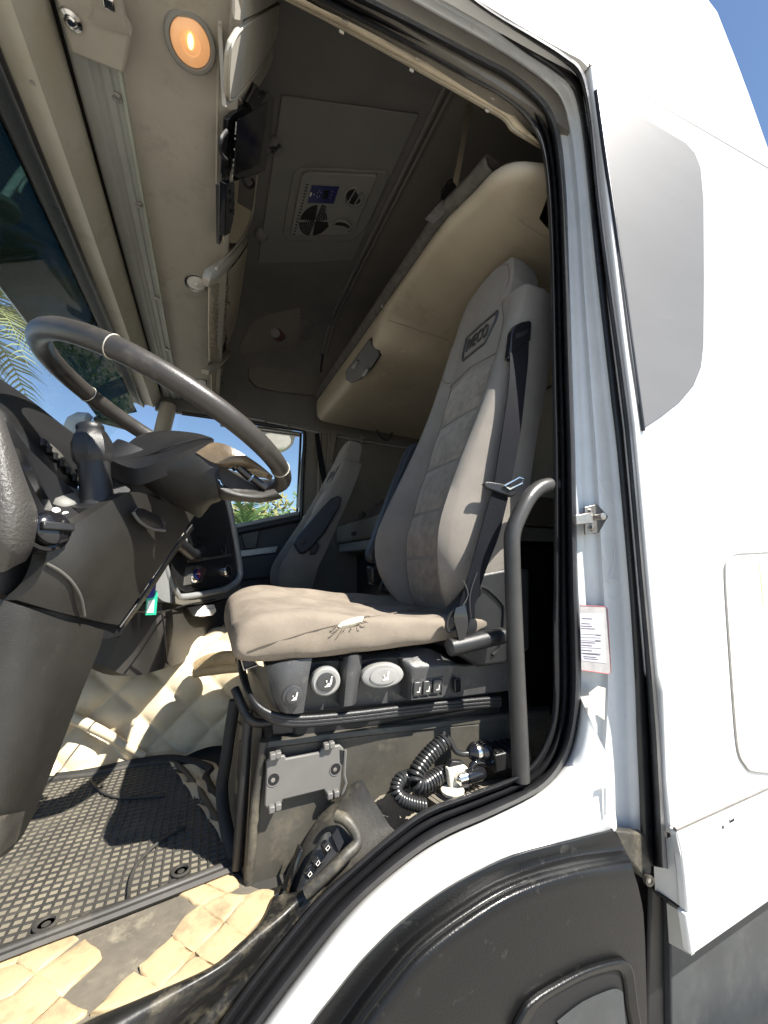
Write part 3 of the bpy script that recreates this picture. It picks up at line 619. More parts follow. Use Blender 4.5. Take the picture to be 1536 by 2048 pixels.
# underside with its rounded rear lip
und = [(hx(286, SZ - .02), SZ - .02), (hx(291, SZ - .014), SZ - .014), (hx(320, SZ - .01), SZ - .01), (hx(380, SZ - .012), SZ - .012), (hx(408, SZ - .006), SZ - .006), (-.006, SZ + .006), (.004, SZ + .022), (.004, SZ + .04), (-.006, SZ + .05), (-.20, SZ + .05)]
along('underside', und, 'cream_shelf', shelf, y0=.70, ny=14, auto=60)
PLN = (V((.004, 1, SZ + .02)), V((.60, 0, -.10)))           # the shelf's sloping rear face
def R(u, v, off=0.0):
    p0, n = PLN; return P(u, v, pl=(p0 + n.normalized() * off, n))
NR = PLN[1].normalized()
def RZ(u, v, o=0.0):
    p = R(u, v, o); p.z = max(p.z, SZ + .002); return p
surf('back_panel', [[V((-.16, y, SZ + .03)) for y in (.70, 1.2, 1.9, 2.76)], [V((-.12, y, 1.45)) for y in (.70, 1.2, 1.9, 2.76)], [V((.06, y, 1.80)) for y in (.70, 1.2, 1.9, 2.76)]], 'cream_light', shelf, nu=2, nv=3)
# closed flap let into the rear face
FLP = [(459, 200), (458, 160), (461, 110), (466, 86), (480, 62), (500, 46), (530, 26), (560, 10), (556, 44), (549, 82), (540, 105), (524, 130), (506, 155), (488, 178), (470, 198)]
surf('face_panel', [[V((.0, R(u, v).y - .01, SZ + .004)) for u, v in ((428, 300), (440, 240), (449, 170), (453, 100), (462, 20), (474, -90))], [RZ(u, v, .008) for u, v in ((428, 274), (446, 229), (453, 165), (458, 95), (472, 35), (516, -45))], [RZ(u, v, .004) for u, v in ((424, 262), (456, 222), (460, 190), (463, 105), (482, 58), (570, -6))]], 'cream_shelf', shelf, nu=4, nv=4, thick=NR * -.002)
surf('face_panel', [[RZ(u, v, .002) for u, v in ((430, 243), (464, 221), (489, 200), (514, 171), (535, 137), (547, 107), (556, 60))], [R(u, v, .004) for u, v in ((452, 214), (470, 200), (490, 180), (512, 152), (534, 120), (546, 92), (557, 50))]], 'cream_shelf', shelf, nu=3, thick=NR * -.008)
flap = plate('flap', [R(u, v, .006) for u, v in FLP], NR * -.012, 'cream_shelf', shelf, bevel=.004)
tube('flap_edge', spl([R(u, v, .006) for u, v in FLP[:8]], 3), .0022, 'cream_shelf', flap, n=8)
tube('flap_edge', spl([R(u, v, .006) for u, v in FLP[8:] + FLP[:1]], 3), .002, 'cream_shelf', flap, n=8)
# open pocket: rim, deep bowl, floor
RIM = [(424, 533), (423, 460), (423, 378), (424, 300), (424, 269), (427, 248), (437, 237), (464, 222), (489, 201), (514, 172), (535, 138), (546, 109), (543, 150), (534, 220), (524, 290), (515, 350), (510, 385), (506, 420), (495, 457), (476, 487), (447, 520), (432, 537)]
rim3 = [RZ(u, v, .0) for u, v in RIM]; rc = sum(rim3, V()) / len(rim3)
bowl = []
for (off, k_) in ((0, 1.0), (-.03, .985), (-.08, .97), (-.12, .95), (-.135, .90), (-.137, .5)):
    ring_ = [rc + (p - rc) * k_ + NR * off + V((0, 0, -off * .3)) for p in rim3]
    if off < -.01:
        for p in ring_: p.z = max(p.z, SZ + .012)
    bowl.append(ring_)
n_ = len(rim3); bv = [p for r_ in bowl for p in r_]
mk('pocket_bowl', bv, grid_faces(len(bowl), n_, cc=True) + [tuple(range((len(bowl) - 1) * n_, len(bowl) * n_))], 'cream_light', shelf, smooth=True, auto=50)
tube('pocket_lip', spl([RZ(u, v, .002) for u, v in [RIM[-1]] + RIM[:12]], 4), .0042, 'cream_shelf', shelf, n=8)
tube('pocket_lip', spl([R(u, v, .002) for u, v in RIM[15:]], 4), .0042, 'cream_shelf', shelf, n=8)
lathe('bowl_screw', R(474, 412, -.09), NR, [(.008, 0), (.008, .004), (.003, .005)], 'steel_grey', shelf, n=12)
D1o = [(424, 545), (440, 533), (458, 516), (482, 490), (498, 466)]
D1i = [(416, 574), (434, 562), (456, 540), (476, 516), (494, 488)]
surf('divider', [[R(u, v, .003) for u, v in D1o], [R((u + a) / 2, (v + b) / 2, .009) for (u, v), (a, b) in zip(D1o, D1i)], [R(u, v, .003) for u, v in D1i]], 'cream_shelf', shelf, nu=4, nv=3, thick=NR * -.02)
surf('inner_wall', [[R(456, 544, -.01), R(476, 520, -.005), R(494, 492, -.002), R(506, 455, .0)], [R(455, 600, -.03), R(468, 590, -.02), R(478, 575, -.01), R(489, 560, -.002)], [R(452, 700, -.03), R(460, 694, -.02), R(466, 688, -.01), R(473, 684, -.002)]], 'cream_light', shelf, nu=3, nv=3)
surf('inner_wall', [[R(440, 742, -.03), R(450, 728, -.02), R(460, 712, -.01), R(470, 695, -.002)], [R(436, 800, -.03), R(444, 790, -.02), R(450, 780, -.01), R(459, 768, -.002)]], 'cream_light', shelf, nu=3)
D2 = [(418, 742), (440, 728), (458, 708), (471, 690)]
surf('divider', [[R(u, v, .002) for u, v in D2], [R(u - 1, v + 9, .002) for u, v in D2]], 'cream_shelf', shelf, nu=4, thick=NR * -.03)
surf('divider_floor', [[R(u, v, -.002) for u, v in D2], [R(u - 2, v - 14, -.05) for u, v in D2], [R(420, 722, -.09), R(436, 708, -.09), R(452, 692, -.09), R(462, 680, -.09)]], 'wall_brown', shelf, nu=3)
D3 = [(424, 815), (438, 803), (450, 792), (460, 776)]
surf('divider', [[R(u, v, .002) for u, v in D3], [R(u - 1, v + 8, .002) for u, v in D3]], 'cream_shelf', shelf, nu=4, thick=NR * -.03)
surf('divider_floor', [[R(u, v, -.002) for u, v in D3], [R(424, 800, -.05), R(436, 788, -.05), R(446, 778, -.05), R(455, 768, -.05)]], 'wall_brown', shelf, nu=3)
for (u, v) in ((458, 607), (453, 677), (445, 766)):
    box('slot', R(u, v, .0), (.006, .02, .006), 'pure_black', shelf, bevel=0)
# nets
def net(poly_l, poly_r, nrow, ncol, r):
    vs, fs = [], []
    def strand(a, b):
        t = (b - a).normalized(); n1, n2, _ = basis(t); k = len(vs)
        for p in (a, b):
            for q in range(4):
                an = math.pi / 2 * q; vs.append(p + n1 * (r * math.cos(an)) + n2 * (r * math.sin(an)))
        for q in range(4): fs.append((k + q, k + (q + 1) % 4, k + 4 + (q + 1) % 4, k + 4 + q))
    L = spl([R(u, v, -.004) for u, v in poly_l], 8); Rr = spl([R(u, v, -.012) for u, v in poly_r], 8)
    def at(i, j):
        t = i / nrow * (len(L) - 1); k = min(int(t), len(L) - 2); f = t - k
        a = L[k].lerp(L[k + 1], f); b = Rr[k].lerp(Rr[k + 1], f)
        return a.lerp(b, j / ncol) + NR * (-.018 * math.sin(math.pi * j / ncol))
    for i in range(nrow):
        for j in range(ncol):
            if (i + j) % 2 == 0: strand(at(i, j), at(i + 1, j + 1))
            else: strand(at(i, j + 1), at(i + 1, j))
    for j in (0, ncol):
        for i in range(nrow): strand(at(i, j), at(i + 1, j))
    o = mk('net', vs, fs, 'net_cord', shelf); return o
for q_ in (((419, 574), (457, 574), (452, 632), (446, 688), (430, 714), (420, 718)), ((424, 744), (439, 748), (438, 774), (428, 796), (425, 797))):
    plate('net_shade', [R(u, v, -.045) for u, v in q_], NR * -.004, 'pure_black', shelf, bevel=0)  # black plate darkens the space behind the net in place of shade
net([(419, 573), (418, 640), (419, 715), (421, 722)], [(458, 572), (453, 630), (447, 685), (430, 716)], 44, 10, .0034)
net([(423, 742), (423, 770), (425, 798)], [(440, 746), (439, 775), (429, 797)], 26, 8, .0030)
# lamps in the underside
def lamp(name, u, v, r, lens, ring, tilt):
    c = P(u, v, Z=SZ - .012)
    o = lathe(name, c, tilt, [(r * 1.28, -.006), (r * 1.28, .004), (r * 1.2, .009), (r * 1.04, .010), (r, .004)], ring, shelf, n=36)
    l = lathe('lens', c, tilt, [(r * 1.0, -.004), (r * .95, .006), (r * .7, .0095), (r * .3, .011), (.001, .0113)], lens, o, n=36)
    return o, c
dn = V((.10, -.25, -1))
lo, lc = lamp('amber_lamp', 381, 83, .040, 'amber_glass', 'unit_grey', dn)
lathe('bulb', lc + dn.normalized() * .010 + V((0, -.006, 0)), dn, [(.008, 0), (.010, .004), (.006, .009), (.001, .011)], 'bulb_glow', lo, n=16, sx=.6, sy=1.3)
lathe('lens_ring', lc, dn, [(.022, .0085), (.021, .0112), (.018, .0112), (.017, .0085)], 'amber_glass', lo, n=28)
tag(lo, 'lit amber lamp')
for (u, v, r) in ((392, 564, .034), (401, 763, .030)):
    o, c = lamp('spot_lamp', u, v, r, 'lamp_clear', 'chrome', V((.1, -.2, -1)))
    lathe('bulb', c + V((0, 0, -.008)), V((.1, -.2, -1)), [(.012, 0), (.010, .006), (.003, .009)], 'lamp_clear', o, n=14)
    if v > 700: lathe('bulb', c + V((-.02, 0, -.007)), V((.1, -.2, -1)), [(.010, 0), (.008, .006), (.003, .008)], 'lamp_clear', o, n=14)
lathe('switch_hole', P(410, 793, Z=SZ - .012), V((0, 0, -1)), [(.011, 0), (.010, .002), (.004, .002)], 'wall_brown', shelf, n=12)
# corner cover with its screw and clip
cc = plate('corner_cover', [P(u, v, Z=1.075) for u, v in ((98, -60), (112, 0), (140, 108), (250, 152), (256, 120), (264, 72), (232, 20), (205, -20), (190, -80))], V((0, 0, .03)), 'cream_shelf', shelf, bevel=.008, seg=3)
surf('cover_ridge', [[P(178, 40, Z=1.070), P(210, 56, Z=1.068), P(262, 72, Z=1.072)], [P(190, 10, Z=1.060), P(222, 25, Z=1.060), P(250, 44, Z=1.066)], [P(175, -80, Z=1.058), P(205, -70, Z=1.058), P(232, -40, Z=1.066)]], 'cream_shelf', cc, nu=3, nv=3, thick=V((0, 0, .02)))
s = lathe('screw', P(143, 39, Z=1.073), V((0, 0, -1)), [(.019, 0), (.018, .004), (.012, .007), (.010, .004), (.006, .009), (.001, .009)], 'chrome', cc, n=20)
box('clip', P(217, 4, Z=1.055), (.02, .02, .012), 'chrome', cc, bevel=.003)

# ================================================================== monitor in the shelf pocket
mon = thing('monitor', 'small black monitor leaning in the pocket of the cream overhead shelf', 'monitor', R(490, 290, .01))
mq = [R(456, 240, -.01), R(470, 228, .0), R(500, 208, .02), R(537, 183, .045), R(550, 196, .05), R(545, 255, .05), R(531, 341, .045), R(500, 354, .02), R(462, 366, -.005), R(450, 366, -.012), R(449, 350, -.012)]
body = plate('housing', mq, NR * -.012, 'gloss_black', mon, bevel=.002)
cm = sum(mq, V()) / len(mq)
plate('screen', [R(476, 240, .012), R(536, 203, .050), R(531, 255, .050), R(519, 330, .045), R(468, 350, .006)], NR * -.002, 'screen_black', body, bevel=0)
for i in range(11):
    t = i / 10; u = 472 - 7 * t; v = 244 + 106 * t
    if i in (4, 6): continue
    plate('marking', [R(u, v, .012), R(u + 1.3, v, .012), R(u + 1.1, v + (9 if i < 2 else 3.5), .012), R(u - .2, v + (9 if i < 2 else 3.5), .012)], NR * -.0008, 'print_white', body, bevel=0)
plate('bracket', [R(498, 206, .022), R(508, 186, .02), R(516, 170, .02), R(520, 188, .03), R(534, 186, .045), R(520, 214, .04), R(506, 222, .03)], NR * -.02, 'gloss_black', mon, bevel=.003)
tube('antenna_stub', [R(538, 300, .05), R(562, 289, .06)], .006, 'dark_plastic', mon, n=8)
tube('cable', spl([R(453, 262, .02), R(443, 275, .02), R(440, 296, .02), R(444, 310, .02), R(452, 318, .02)], 5), .004, 'pure_black', mon, n=6)
tube('cable', spl([R(486, 355, .02), R(492, 372, .03), R(500, 376, .03), R(508, 368, .03), R(504, 358, .02)], 5), .005, 'pure_black', mon, n=6)
tab = thing('remote_control', 'slim black remote control standing below the monitor in the shelf pocket', 'remote', R(460, 420, .0))
plate('handset', [R(454, 368, .02), R(470, 366, .025), R(469, 420, .025), R(468, 436, .025), R(460, 468, .02), R(450, 473, .02)], NR * -.02, 'gloss_black', tab, bevel=.003)
for k in range(3): box('button', R(467, 388 + 18 * k, .028), (.006, .016, .006), 'dark_plastic', tab, bevel=.001)
tab2 = thing('document_wallet', 'thin dark wallet standing on edge in the shelf pocket beside the lip', 'wallet', R(435, 430, -.02))
plate('cover', [R(440, 372, -.012), R(448, 373, -.012), R(447, 470, -.012), R(440, 490, -.012)], NR * -.012, 'dark_plastic', tab2, bevel=.002)

# ================================================================== air conditioner hatch in the roof
def RF(u, v, dz=0.0): return P(u, v, Z=ROOF - dz)
ac = thing('roof_air_conditioner', 'grey roof air conditioner with round fan grille and dark blue control panel', 'air conditioner', RF(660, 410))
hatch = plate('hatch_panel', [RF(563, 192, .012), RF(700, 211, .012), RF(838, 230, .012), RF(706, 522, .012), RF(610, 526, .012), RF(515, 527, .012), RF(540, 360, .012)], V((0, 0, .01)), 'roof_panel_grey', ac, bevel=.004)
for (u, v) in ((549, 293), (522, 470)):
    lathe('turn_knob', RF(u, v, .012), V((0, 0, -1)), [(.034, -.01), (.034, .006), (.026, .016), (.008, .02)], 'roof_panel_grey', ac, n=24)
box('latch_tab', RF(552, 298, .03), (.012, .05, .012), 'dark_plastic', ac, rot=Matrix.Rotation(.5, 3, 'Z'), bevel=.002)
fr_o = [(586, 346), (600, 337), (680, 338), (772, 344), (778, 352), (772, 372), (740, 445), (722, 470), (700, 484), (640, 484), (575, 482), (565, 468), (572, 420)]
plate('unit_surround', [RF(u, v, .020) for u, v in fr_o], V((0, 0, .012)), 'roof_panel_grey', ac, bevel=.006)
def UQ(x, y): return (560 + x / 6.982, 320 + y / 6.982)
un = [(300, 230), (350, 190), (420, 178), (1300, 215), (1345, 220), (1360, 250), (1040, 990), (1000, 1035), (940, 1055), (200, 1050), (160, 1035), (150, 990)]
unit = plate('unit_body', [RF(*UQ(x, y), .036) for x, y in un], V((0, 0, .02)), 'unit_grey', ac, bevel=.008, seg=3)
plate('control_panel', [RF(*UQ(x, y), .0375) for x, y in ((440, 355), (825, 375), (750, 612), (385, 600))], V((0, 0, .003)), 'panel_blue', unit, bevel=0)
plate('display', [RF(*UQ(x, y), .0385) for x, y in ((622, 420), (690, 425), (655, 545), (590, 540))], V((0, 0, .002)), 'gloss_black', unit, bevel=0)
for (x, y, w) in ((475, 480, 12), (528, 452, 7), (556, 430, 7), (568, 456, 7), (514, 503, 7), (550, 502, 7), (526, 527, 7), (716, 490, 8), (700, 530, 7), (730, 440, 6)):
    lathe('key_print', RF(*UQ(x, y), .0379), V((0, 0, -1)), [(w * .00022, 0), (w * .0002, .0004)], 'print_white', unit, n=8)
plate('key_print', [RF(*UQ(x, y), .0382) for x, y in ((428, 452), (446, 455), (434, 510), (415, 508))], V((0, 0, .001)), 'print_white', unit, bevel=0)
fc = RF(*UQ(490, 850), .037)
fx = RF(*UQ(680, 850), .037) - fc
fy = RF(*UQ(440, 1030), .037) - fc
for k in range(1, 8):
    t = k / 6.4; pts = []
    for q in range(4):
        seg = []
        for i in range(9):
            a = math.radians(q * 90 + 7 + 76 * i / 8); p = fc + fx * (t * math.cos(a)) + fy * (t * math.sin(a))
            seg.append(p)
        ok = [p for p in seg]
        if k > 5 and q in (0, 3) : ok = [p for i, p in enumerate(seg) if ((p - fc).dot(fx) / fx.length_squared) < .95]
        if len(ok) > 2: tube('fan_slot', ok, .0045, 'pure_black', unit, n=6)
for k in range(17):
    t = k / 16; a = UQ(355 - 190 * t, 320 + 690 * t); b = UQ(392 - 185 * t, 350 + 690 * t)
    tube('side_slot', [RF(a[0] - 1, a[1], .030), RF(b[0], b[1], .0372)], .0035, 'pure_black', unit, n=5)
for (x, y, r) in ((1040, 512, .052), (870, 925, .052)):
    c = RF(*UQ(x, y), .036); tl = V((.0, .25, -1)) if y > 700 else V((.1, -.1, -1))
    vr = lathe('vent_ring', c, tl, [(r, -.005), (r, .004), (r * .85, .008), (r * .78, 0), (r * .7, -.004)], 'unit_grey', unit, n=28)
    lathe('vent_hole', c, tl, [(r * .74, -.003), (r * .7, .0025), (.001, .0025)], 'pure_black', vr, n=24)
    a, b, t = basis(tl)
    for s_ in (-.25, .25): box('vane', c + tl.normalized() * .005 + V((s_ * r * 1.2, 0, 0)), (.006, r * 1.35, .010), 'unit_grey', vr, rot=Matrix.Rotation(.15 + (1.1 if y > 700 else 0), 3, 'Z'), bevel=.001)

# ================================================================== upper bunk across the rear of the cab
BZ = 1.20
bunk = thing('upper_bunk', 'cream folding upper bunk with rounded front edge above the seats', 'bunk bed', (.9, 1.7, 1.05))
# plan curve of the front lip, near end sweeping to the rear
lipc = [P(u, v, Z=BZ) for u, v in ((1110, 318), (1085, 317), (1042, 314), (1008, 322), (980, 340), (948, 375), (915, 408), (879, 447), (818, 534), (767, 607), (700, 703), (652, 771), (634, 797))]
lipc = spl(lipc, 6)
tang = []
for i in range(len(lipc)):
    a = lipc[max(i - 1, 0)]; b = lipc[min(i + 1, len(lipc) - 1)]; t = (b - a).normalized(); nn = V((t.y, -t.x, 0))
    if nn.x < 0: nn = -nn                       # points to the rear
    tang.append(nn.normalized())
FARP = [(.10, .002), (.03, .002), (.012, -.002), (.003, -.012), (0, -.028), (0, -.055), (.001, -.085), (.004, -.115), (.012, -.138), (.028, -.155), (.05, -.163), (.09, -.168), (.17, -.172), (.27, -.176), (.45, -.18), (.80, -.19), (1.05, -.195)]
NEARP = [(.10, .002), (.03, .002), (.012, -.002), (.003, -.012), (0, -.026), (.004, -.040), (.014, -.050), (.028, -.056), (.045, -.060), (.065, -.066), (.09, -.073), (.12, -.08), (.17, -.09), (.27, -.105), (.45, -.125), (.80, -.16), (1.05, -.185)]
rows = []
for (df, zf_), (dn_, zn_) in zip(FARP, NEARP):
    r_ = []
    for p, nn in zip(lipc, tang):
        kk = min(1, max(0, (p.y - 1.50) / .09)); kk = kk * kk * (3 - 2 * kk); d = dn_ + (df - dn_) * kk; dz = zn_ + (zf_ - zn_) * kk
        q = p + nn * min(d, .13) + V((max(0, d - .13), 0, dz)); q.x = min(q.x, 1.75); r_.append(q)
    rows.append(r_)
shell = surf('bunk_shell', rows, 'bunk_cream', bunk, auto=60)
e = [r_[-1] for r_ in rows]
plate('bunk_end', e + [V((1.74, e[0].y, e[0].z))], V((0, .004, 0)), 'bunk_cream', bunk, bevel=0)
mat_rows = []
for (d, dz) in [(.03, .002), (-.012, .006), (-.022, .026), (-.012, .05), (.05, .066), (.4, .075)]:
    mat_rows.append([p + nn * min(d, .13) + V((max(0, d - .13), 0, dz)) for p, nn in list(zip(lipc, tang))[24:]])
surf('mattress', mat_rows, 'mattress_dark', bunk, auto=60)
mr2 = []
for (d, dz) in [(.06, .0), (.05, .02), (.055, .05), (.1, .075), (.13, .08), (.5, .075)]:
    mr2.append([p + nn * min(d, .13) + V((max(0, d - .13), 0, dz)) for p, nn in list(zip(lipc, tang))[:25]])
surf('mattress_end', mr2, 'wall_brown', bunk, auto=60)
# seam of the folding section, latch, and small marks
def U(u, v, dz=0.0): return P(u, v, Z=BZ - .10 - dz)
tube('seam', [on(u, v, shell, .0005) for u, v in ((764, 612), (766, 622), (768, 632), (776, 640), (800, 648), (830, 657), (862, 668), (896, 681))], .0022, 'wall_brown', bunk, n=6)
lc_ = on(726, 722, shell, 0); la_, lb2_, ld_ = on(700, 748, shell, 0), on(742, 690, shell, 0), on(742, 726, shell, 0)
ln_ = (lb2_ - la_).cross(ld_ - la_).normalized()
if ln_.dot(lc_) > 0: ln_ = -ln_
lift_ = max((on(u, v, shell, 0) - lc_).dot(ln_) for u, v in ((690, 744), (738, 680), (757, 704), (742, 738), (702, 766))) + .006
LPL = (lc_ + ln_ * lift_, ln_); LPB = (lc_ + ln_ * (lift_ + .004), ln_)
latch = plate('latch', [P(u, v, pl=LPL) for u, v in ((690, 744), (712, 714), (738, 678), (743, 690), (757, 702), (759, 712), (742, 738), (722, 758), (702, 767), (691, 760))], ln_ * -(lift_ + .02), 'dark_plastic', bunk, bevel=.004)
for q in (((702, 736), (712, 720), (718, 723), (709, 738)), ((722, 752), (733, 736), (738, 739), (728, 754))):
    plate('latch_button', [P(u, v, pl=LPB) for u, v in q], ln_ * -.008, 'gloss_black', latch, bevel=.001)
for (u, v) in ((804, 703), (809, 703), (785, 731), (770, 747), (766, 748), (755, 757), (744, 768), (741, 777), (735, 778)):
    q = on(u, v, shell, .0005); box('mark', q, (.003, .008, .0015), 'cream_light', bunk, rot=Matrix.Rotation(.5, 3, 'Z'), bevel=0)
# strap from the roof with its buckle
st = thing('bunk_strap', 'thin grey webbing strap with buckle hanging from the roof to the upper bunk', 'strap', P(905, 385, Y=1.05))
def ribbon(name, L, m, parent, th=.002, nu=4):
    """L = (u_left, u_right, v_left, v_right, Y)"""
    a = [P(l[0], l[2], Y=l[4]) for l in L]; b = [P(l[1], l[3], Y=l[4]) for l in L]
    return surf(name, [a, b], m, parent, nu=nu, thick=V((0, th, 0)))
ribbon('webbing', [(940, 948, 160, 160, 1.02), (929, 938, 240, 240, 1.02), (917, 927, 310, 310, 1.02), (904, 915, 372, 374, 1.02)], 'net_cord', st)
plate('buckle', PS([(893, 372), (905, 360), (915, 374), (908, 392), (890, 402), (880, 398)], 1.0), DY * .012, 'dark_plastic', st, bevel=.003)
plate('buckle_bar', PS([(878, 412), (896, 396), (902, 402), (886, 422)], .99), DY * .008, 'dark_plastic', st, bevel=.002)
tube('loop', spl(PS([(905, 360), (898, 362), (885, 382), (880, 405), (872, 412)], .995), 4), .004, 'dark_plastic', st, n=6)
ribbon('loose_end', [(884, 900, 400, 410, .985), (866, 884, 420, 432, .985), (850, 866, 438, 448, .985)], 'mattress_dark', st)
# ================================================================== dashboard with steering column panels and centre console
def G(rows): return [[P(u, v, Y=y) for u, v, y in r] for r in rows]
AWAY = V((-.02, .012, 0))
dash = thing('dashboard', 'dark brown dashboard with steering column cover and driver facing centre console', 'dashboard', (-.5, 1.5, FZ))
surf('column_side_panel', G([
    [(98, 1078, .70), (176, 1032, .735), (262, 984, .80), (330, 1004, .87), (392, 1026, .95)],
    [(90, 1125, .70), (170, 1108, .73), (250, 1080, .79), (308, 1080, .86), (352, 1088, .92)],
    [(70, 1168, .70), (150, 1168, .73), (215, 1160, .785), (262, 1158, .84), (302, 1160, .89)],
    [(33, 1200, .70), (110, 1222, .73), (172, 1237, .775), (206, 1245, .82), (238, 1250, .85)]]), 'dash_plastic', dash, nu=5, nv=5, thick=AWAY)
tube('panel_bead', spl([P(u, v, Y=y) for u, v, y in ((93, 1127, .697), (120, 1142, .707), (145, 1165, .722), (162, 1195, .740), (169, 1232, .762))], 5), .0022, 'dash_skin', dash, n=8)
sl = plate('card_slot', [P(u, v, Y=y) for u, v, y in ((268, 1022, .785), (274, 1015, .785), (288, 1017, .79), (318, 1032, .82), (334, 1046, .84), (330, 1060, .84), (305, 1056, .82), (280, 1042, .795))], V((-.004, .003, 0)), 'gloss_black', dash, bevel=.001)
tube('slot_lip', spl([P(u, v, Y=y) for u, v, y in ((266, 1024, .782), (280, 1043, .79), (304, 1057, .815), (330, 1061, .835))], 4), .003, 'dash_skin', sl, n=6)
surf('lower_side_panel', G([
    [(-60, 1180, .695), (45, 1212, .70), (130, 1242, .745), (175, 1250, .785), (208, 1262, .82)],
    [(-60, 1240, .69), (42, 1250, .70), (122, 1270, .742), (165, 1285, .78), (198, 1300, .815)],
    [(-60, 1340, .69), (30, 1345, .70), (100, 1360, .735), (138, 1368, .77), (166, 1378, .80)],
    [(-60, 1480, .69), (15, 1480, .70), (74, 1482, .73), (104, 1484, .765), (124, 1488, .79)],
    [(-60, 1600, .69), (0, 1600, .70), (42, 1600, .73), (66, 1600, .765), (80, 1600, .785)],
    [(-60, 1735, .70), (-5, 1716, .71), (24, 1696, .735), (44, 1674, .765), (58, 1648, .78)]]), 'dash_plastic', dash, nu=5, nv=4, thick=AWAY)
surf('panel_gap', G([[(20, 1196, .715), (120, 1226, .745), (204, 1243, .83), (250, 1250, .88)], [(10, 1230, .72), (118, 1262, .75), (200, 1278, .83), (244, 1270, .88)]]), 'pure_black', dash, nu=3)
tube('panel_edge', spl([P(u, v, Y=y) for u, v, y in ((384, 1050, .955), (340, 1110, .93), (290, 1185, .90), (240, 1255, .865))], 5), .0026, 'dark_plastic', dash, n=8)
surf('panel_return', G([[(384, 1052, .956), (340, 1112, .931), (290, 1187, .901), (240, 1256, .866)], [(388, 1056, .985), (345, 1117, .96), (296, 1192, .93), (247, 1258, .895)]]), 'dash_plastic', dash, nu=4)
# scuffed toe of the lower panel
surf('kick_toe', G([[(-40, 1640, .685), (10, 1630, .695), (50, 1622, .745)], [(-40, 1690, .685), (8, 1678, .698), (40, 1664, .748)], [(-40, 1745, .70), (-8, 1722, .712), (26, 1699, .74)]]), 'dusty_black', dash, nu=4, nv=3)
# grained end bolster at the door side, with the light switch
surf('end_bolster', G([
    [(-80, 760, .66), (-20, 790, .61), (6, 830, .63), (10, 850, .70)],
    [(-80, 900, .62), (-10, 900, .585), (36, 930, .61), (52, 960, .70)],
    [(-80, 1020, .61), (-5, 1015, .575), (55, 1020, .60), (78, 1035, .70)],
    [(-80, 1090, .62), (0, 1092, .585), (48, 1092, .61), (72, 1085, .70)],
    [(-80, 1150, .66), (0, 1145, .62), (30, 1132, .63), (52, 1122, .70)]]), 'dash_skin', dash, nu=6, nv=6)
bpy.data.objects['end_bolster'].data.materials[0] = mat('grained_leather', (0.075, 0.070, 0.065), 0.45, c2=(0.062, 0.058, 0.054), bump=0.9, bscale=260)
sw = lathe('light_switch', P(92, 1062, Y=.70), V((.8, -.75, .25)), [(.030, -.02), (.030, .004), (.026, .006), (.026, .0), (.023, .0), (.023, .018), (.018, .022), (.001, .023)], 'gloss_black', dash, n=28)
box('grip', P(92, 1062, Y=.70) + V((.8, -.75, .25)).normalized() * .024, (.010, .04, .012), 'dark_plastic', sw, rot=(V((.8, -.75, .25)).to_track_quat('X', 'Z').to_matrix()), bevel=.002)
surf('side_vent', G([[(22, 890, .68), (58, 960, .70), (95, 1030, .72)], [(48, 905, .72), (75, 950, .74), (105, 1015, .75)]]), 'clear_film', dash, nu=3)
surf('dash_end', G([[(-40, 815, .68), (20, 850, .70), (60, 900, .74), (150, 985, .80)], [(-40, 1000, .67), (40, 1010, .72), (85, 1040, .76), (150, 1060, .80)], [(-40, 1180, .70), (40, 1190, .73), (80, 1150, .77), (120, 1110, .78)]]), 'console_black', dash, nu=3, nv=3)
# instrument hood and dash top running to the far side
surf('instrument_hood', G([
    [(-90, 700, 1.05), (0, 757, 1.05), (62, 800, 1.05), (120, 846, 1.05), (165, 880, 1.06)],
    [(-90, 750, .86), (0, 800, .86), (58, 838, .87), (118, 880, .90), (168, 918, .94)],
    [(-90, 790, .76), (0, 812, .77), (40, 850, .78), (98, 905, .82), (160, 960, .88)],
    [(-90, 840, .74), (0, 852, .75), (30, 880, .77), (90, 940, .80), (150, 990, .86)]]), 'console_black', dash, nu=4, nv=4)
gr = surf('vent_grille', G([[(84, 885, .80), (110, 908, .82), (140, 945, .85), (160, 972, .87)], [(92, 880, .81), (120, 904, .83), (150, 942, .86), (170, 970, .88)]]), 'dash_skin', dash, nu=3, thick=V((-.004, .004, 0)))
for i in range(7):
    t = i / 6; box('grille_bar', P(88 + 76 * t, 886 + 84 * t, Y=.803 + .07 * t), (.004, .018, .012), 'pure_black', gr, bevel=0)
rows = []
for (x, z) in ((-.35, .10), (-.36, .20), (-.42, .25), (-.7, .22), (-1.1, .15)):
    rows.append([V((x - (.05 if y < .9 else 0), y, z)) for y in (.78, 1.1, 1.6, 2.2, 2.8)])
surf('dash_top', rows, 'console_black', dash, nu=3, nv=2)
surf('dash_front', [[V((x, y, .10)) for x, y in ((-.38, .85), (-.30, 1.2), (-.12, 1.35), (.10, 1.85), (.0, 2.1), (-.1, 2.8))], [V((x, y, -.20)) for x, y in ((-.42, .85), (-.36, 1.2), (-.25, 1.35), (.0, 1.85), (-.1, 2.1), (-.2, 2.8))]], 'console_black', dash, nu=3, nv=2)

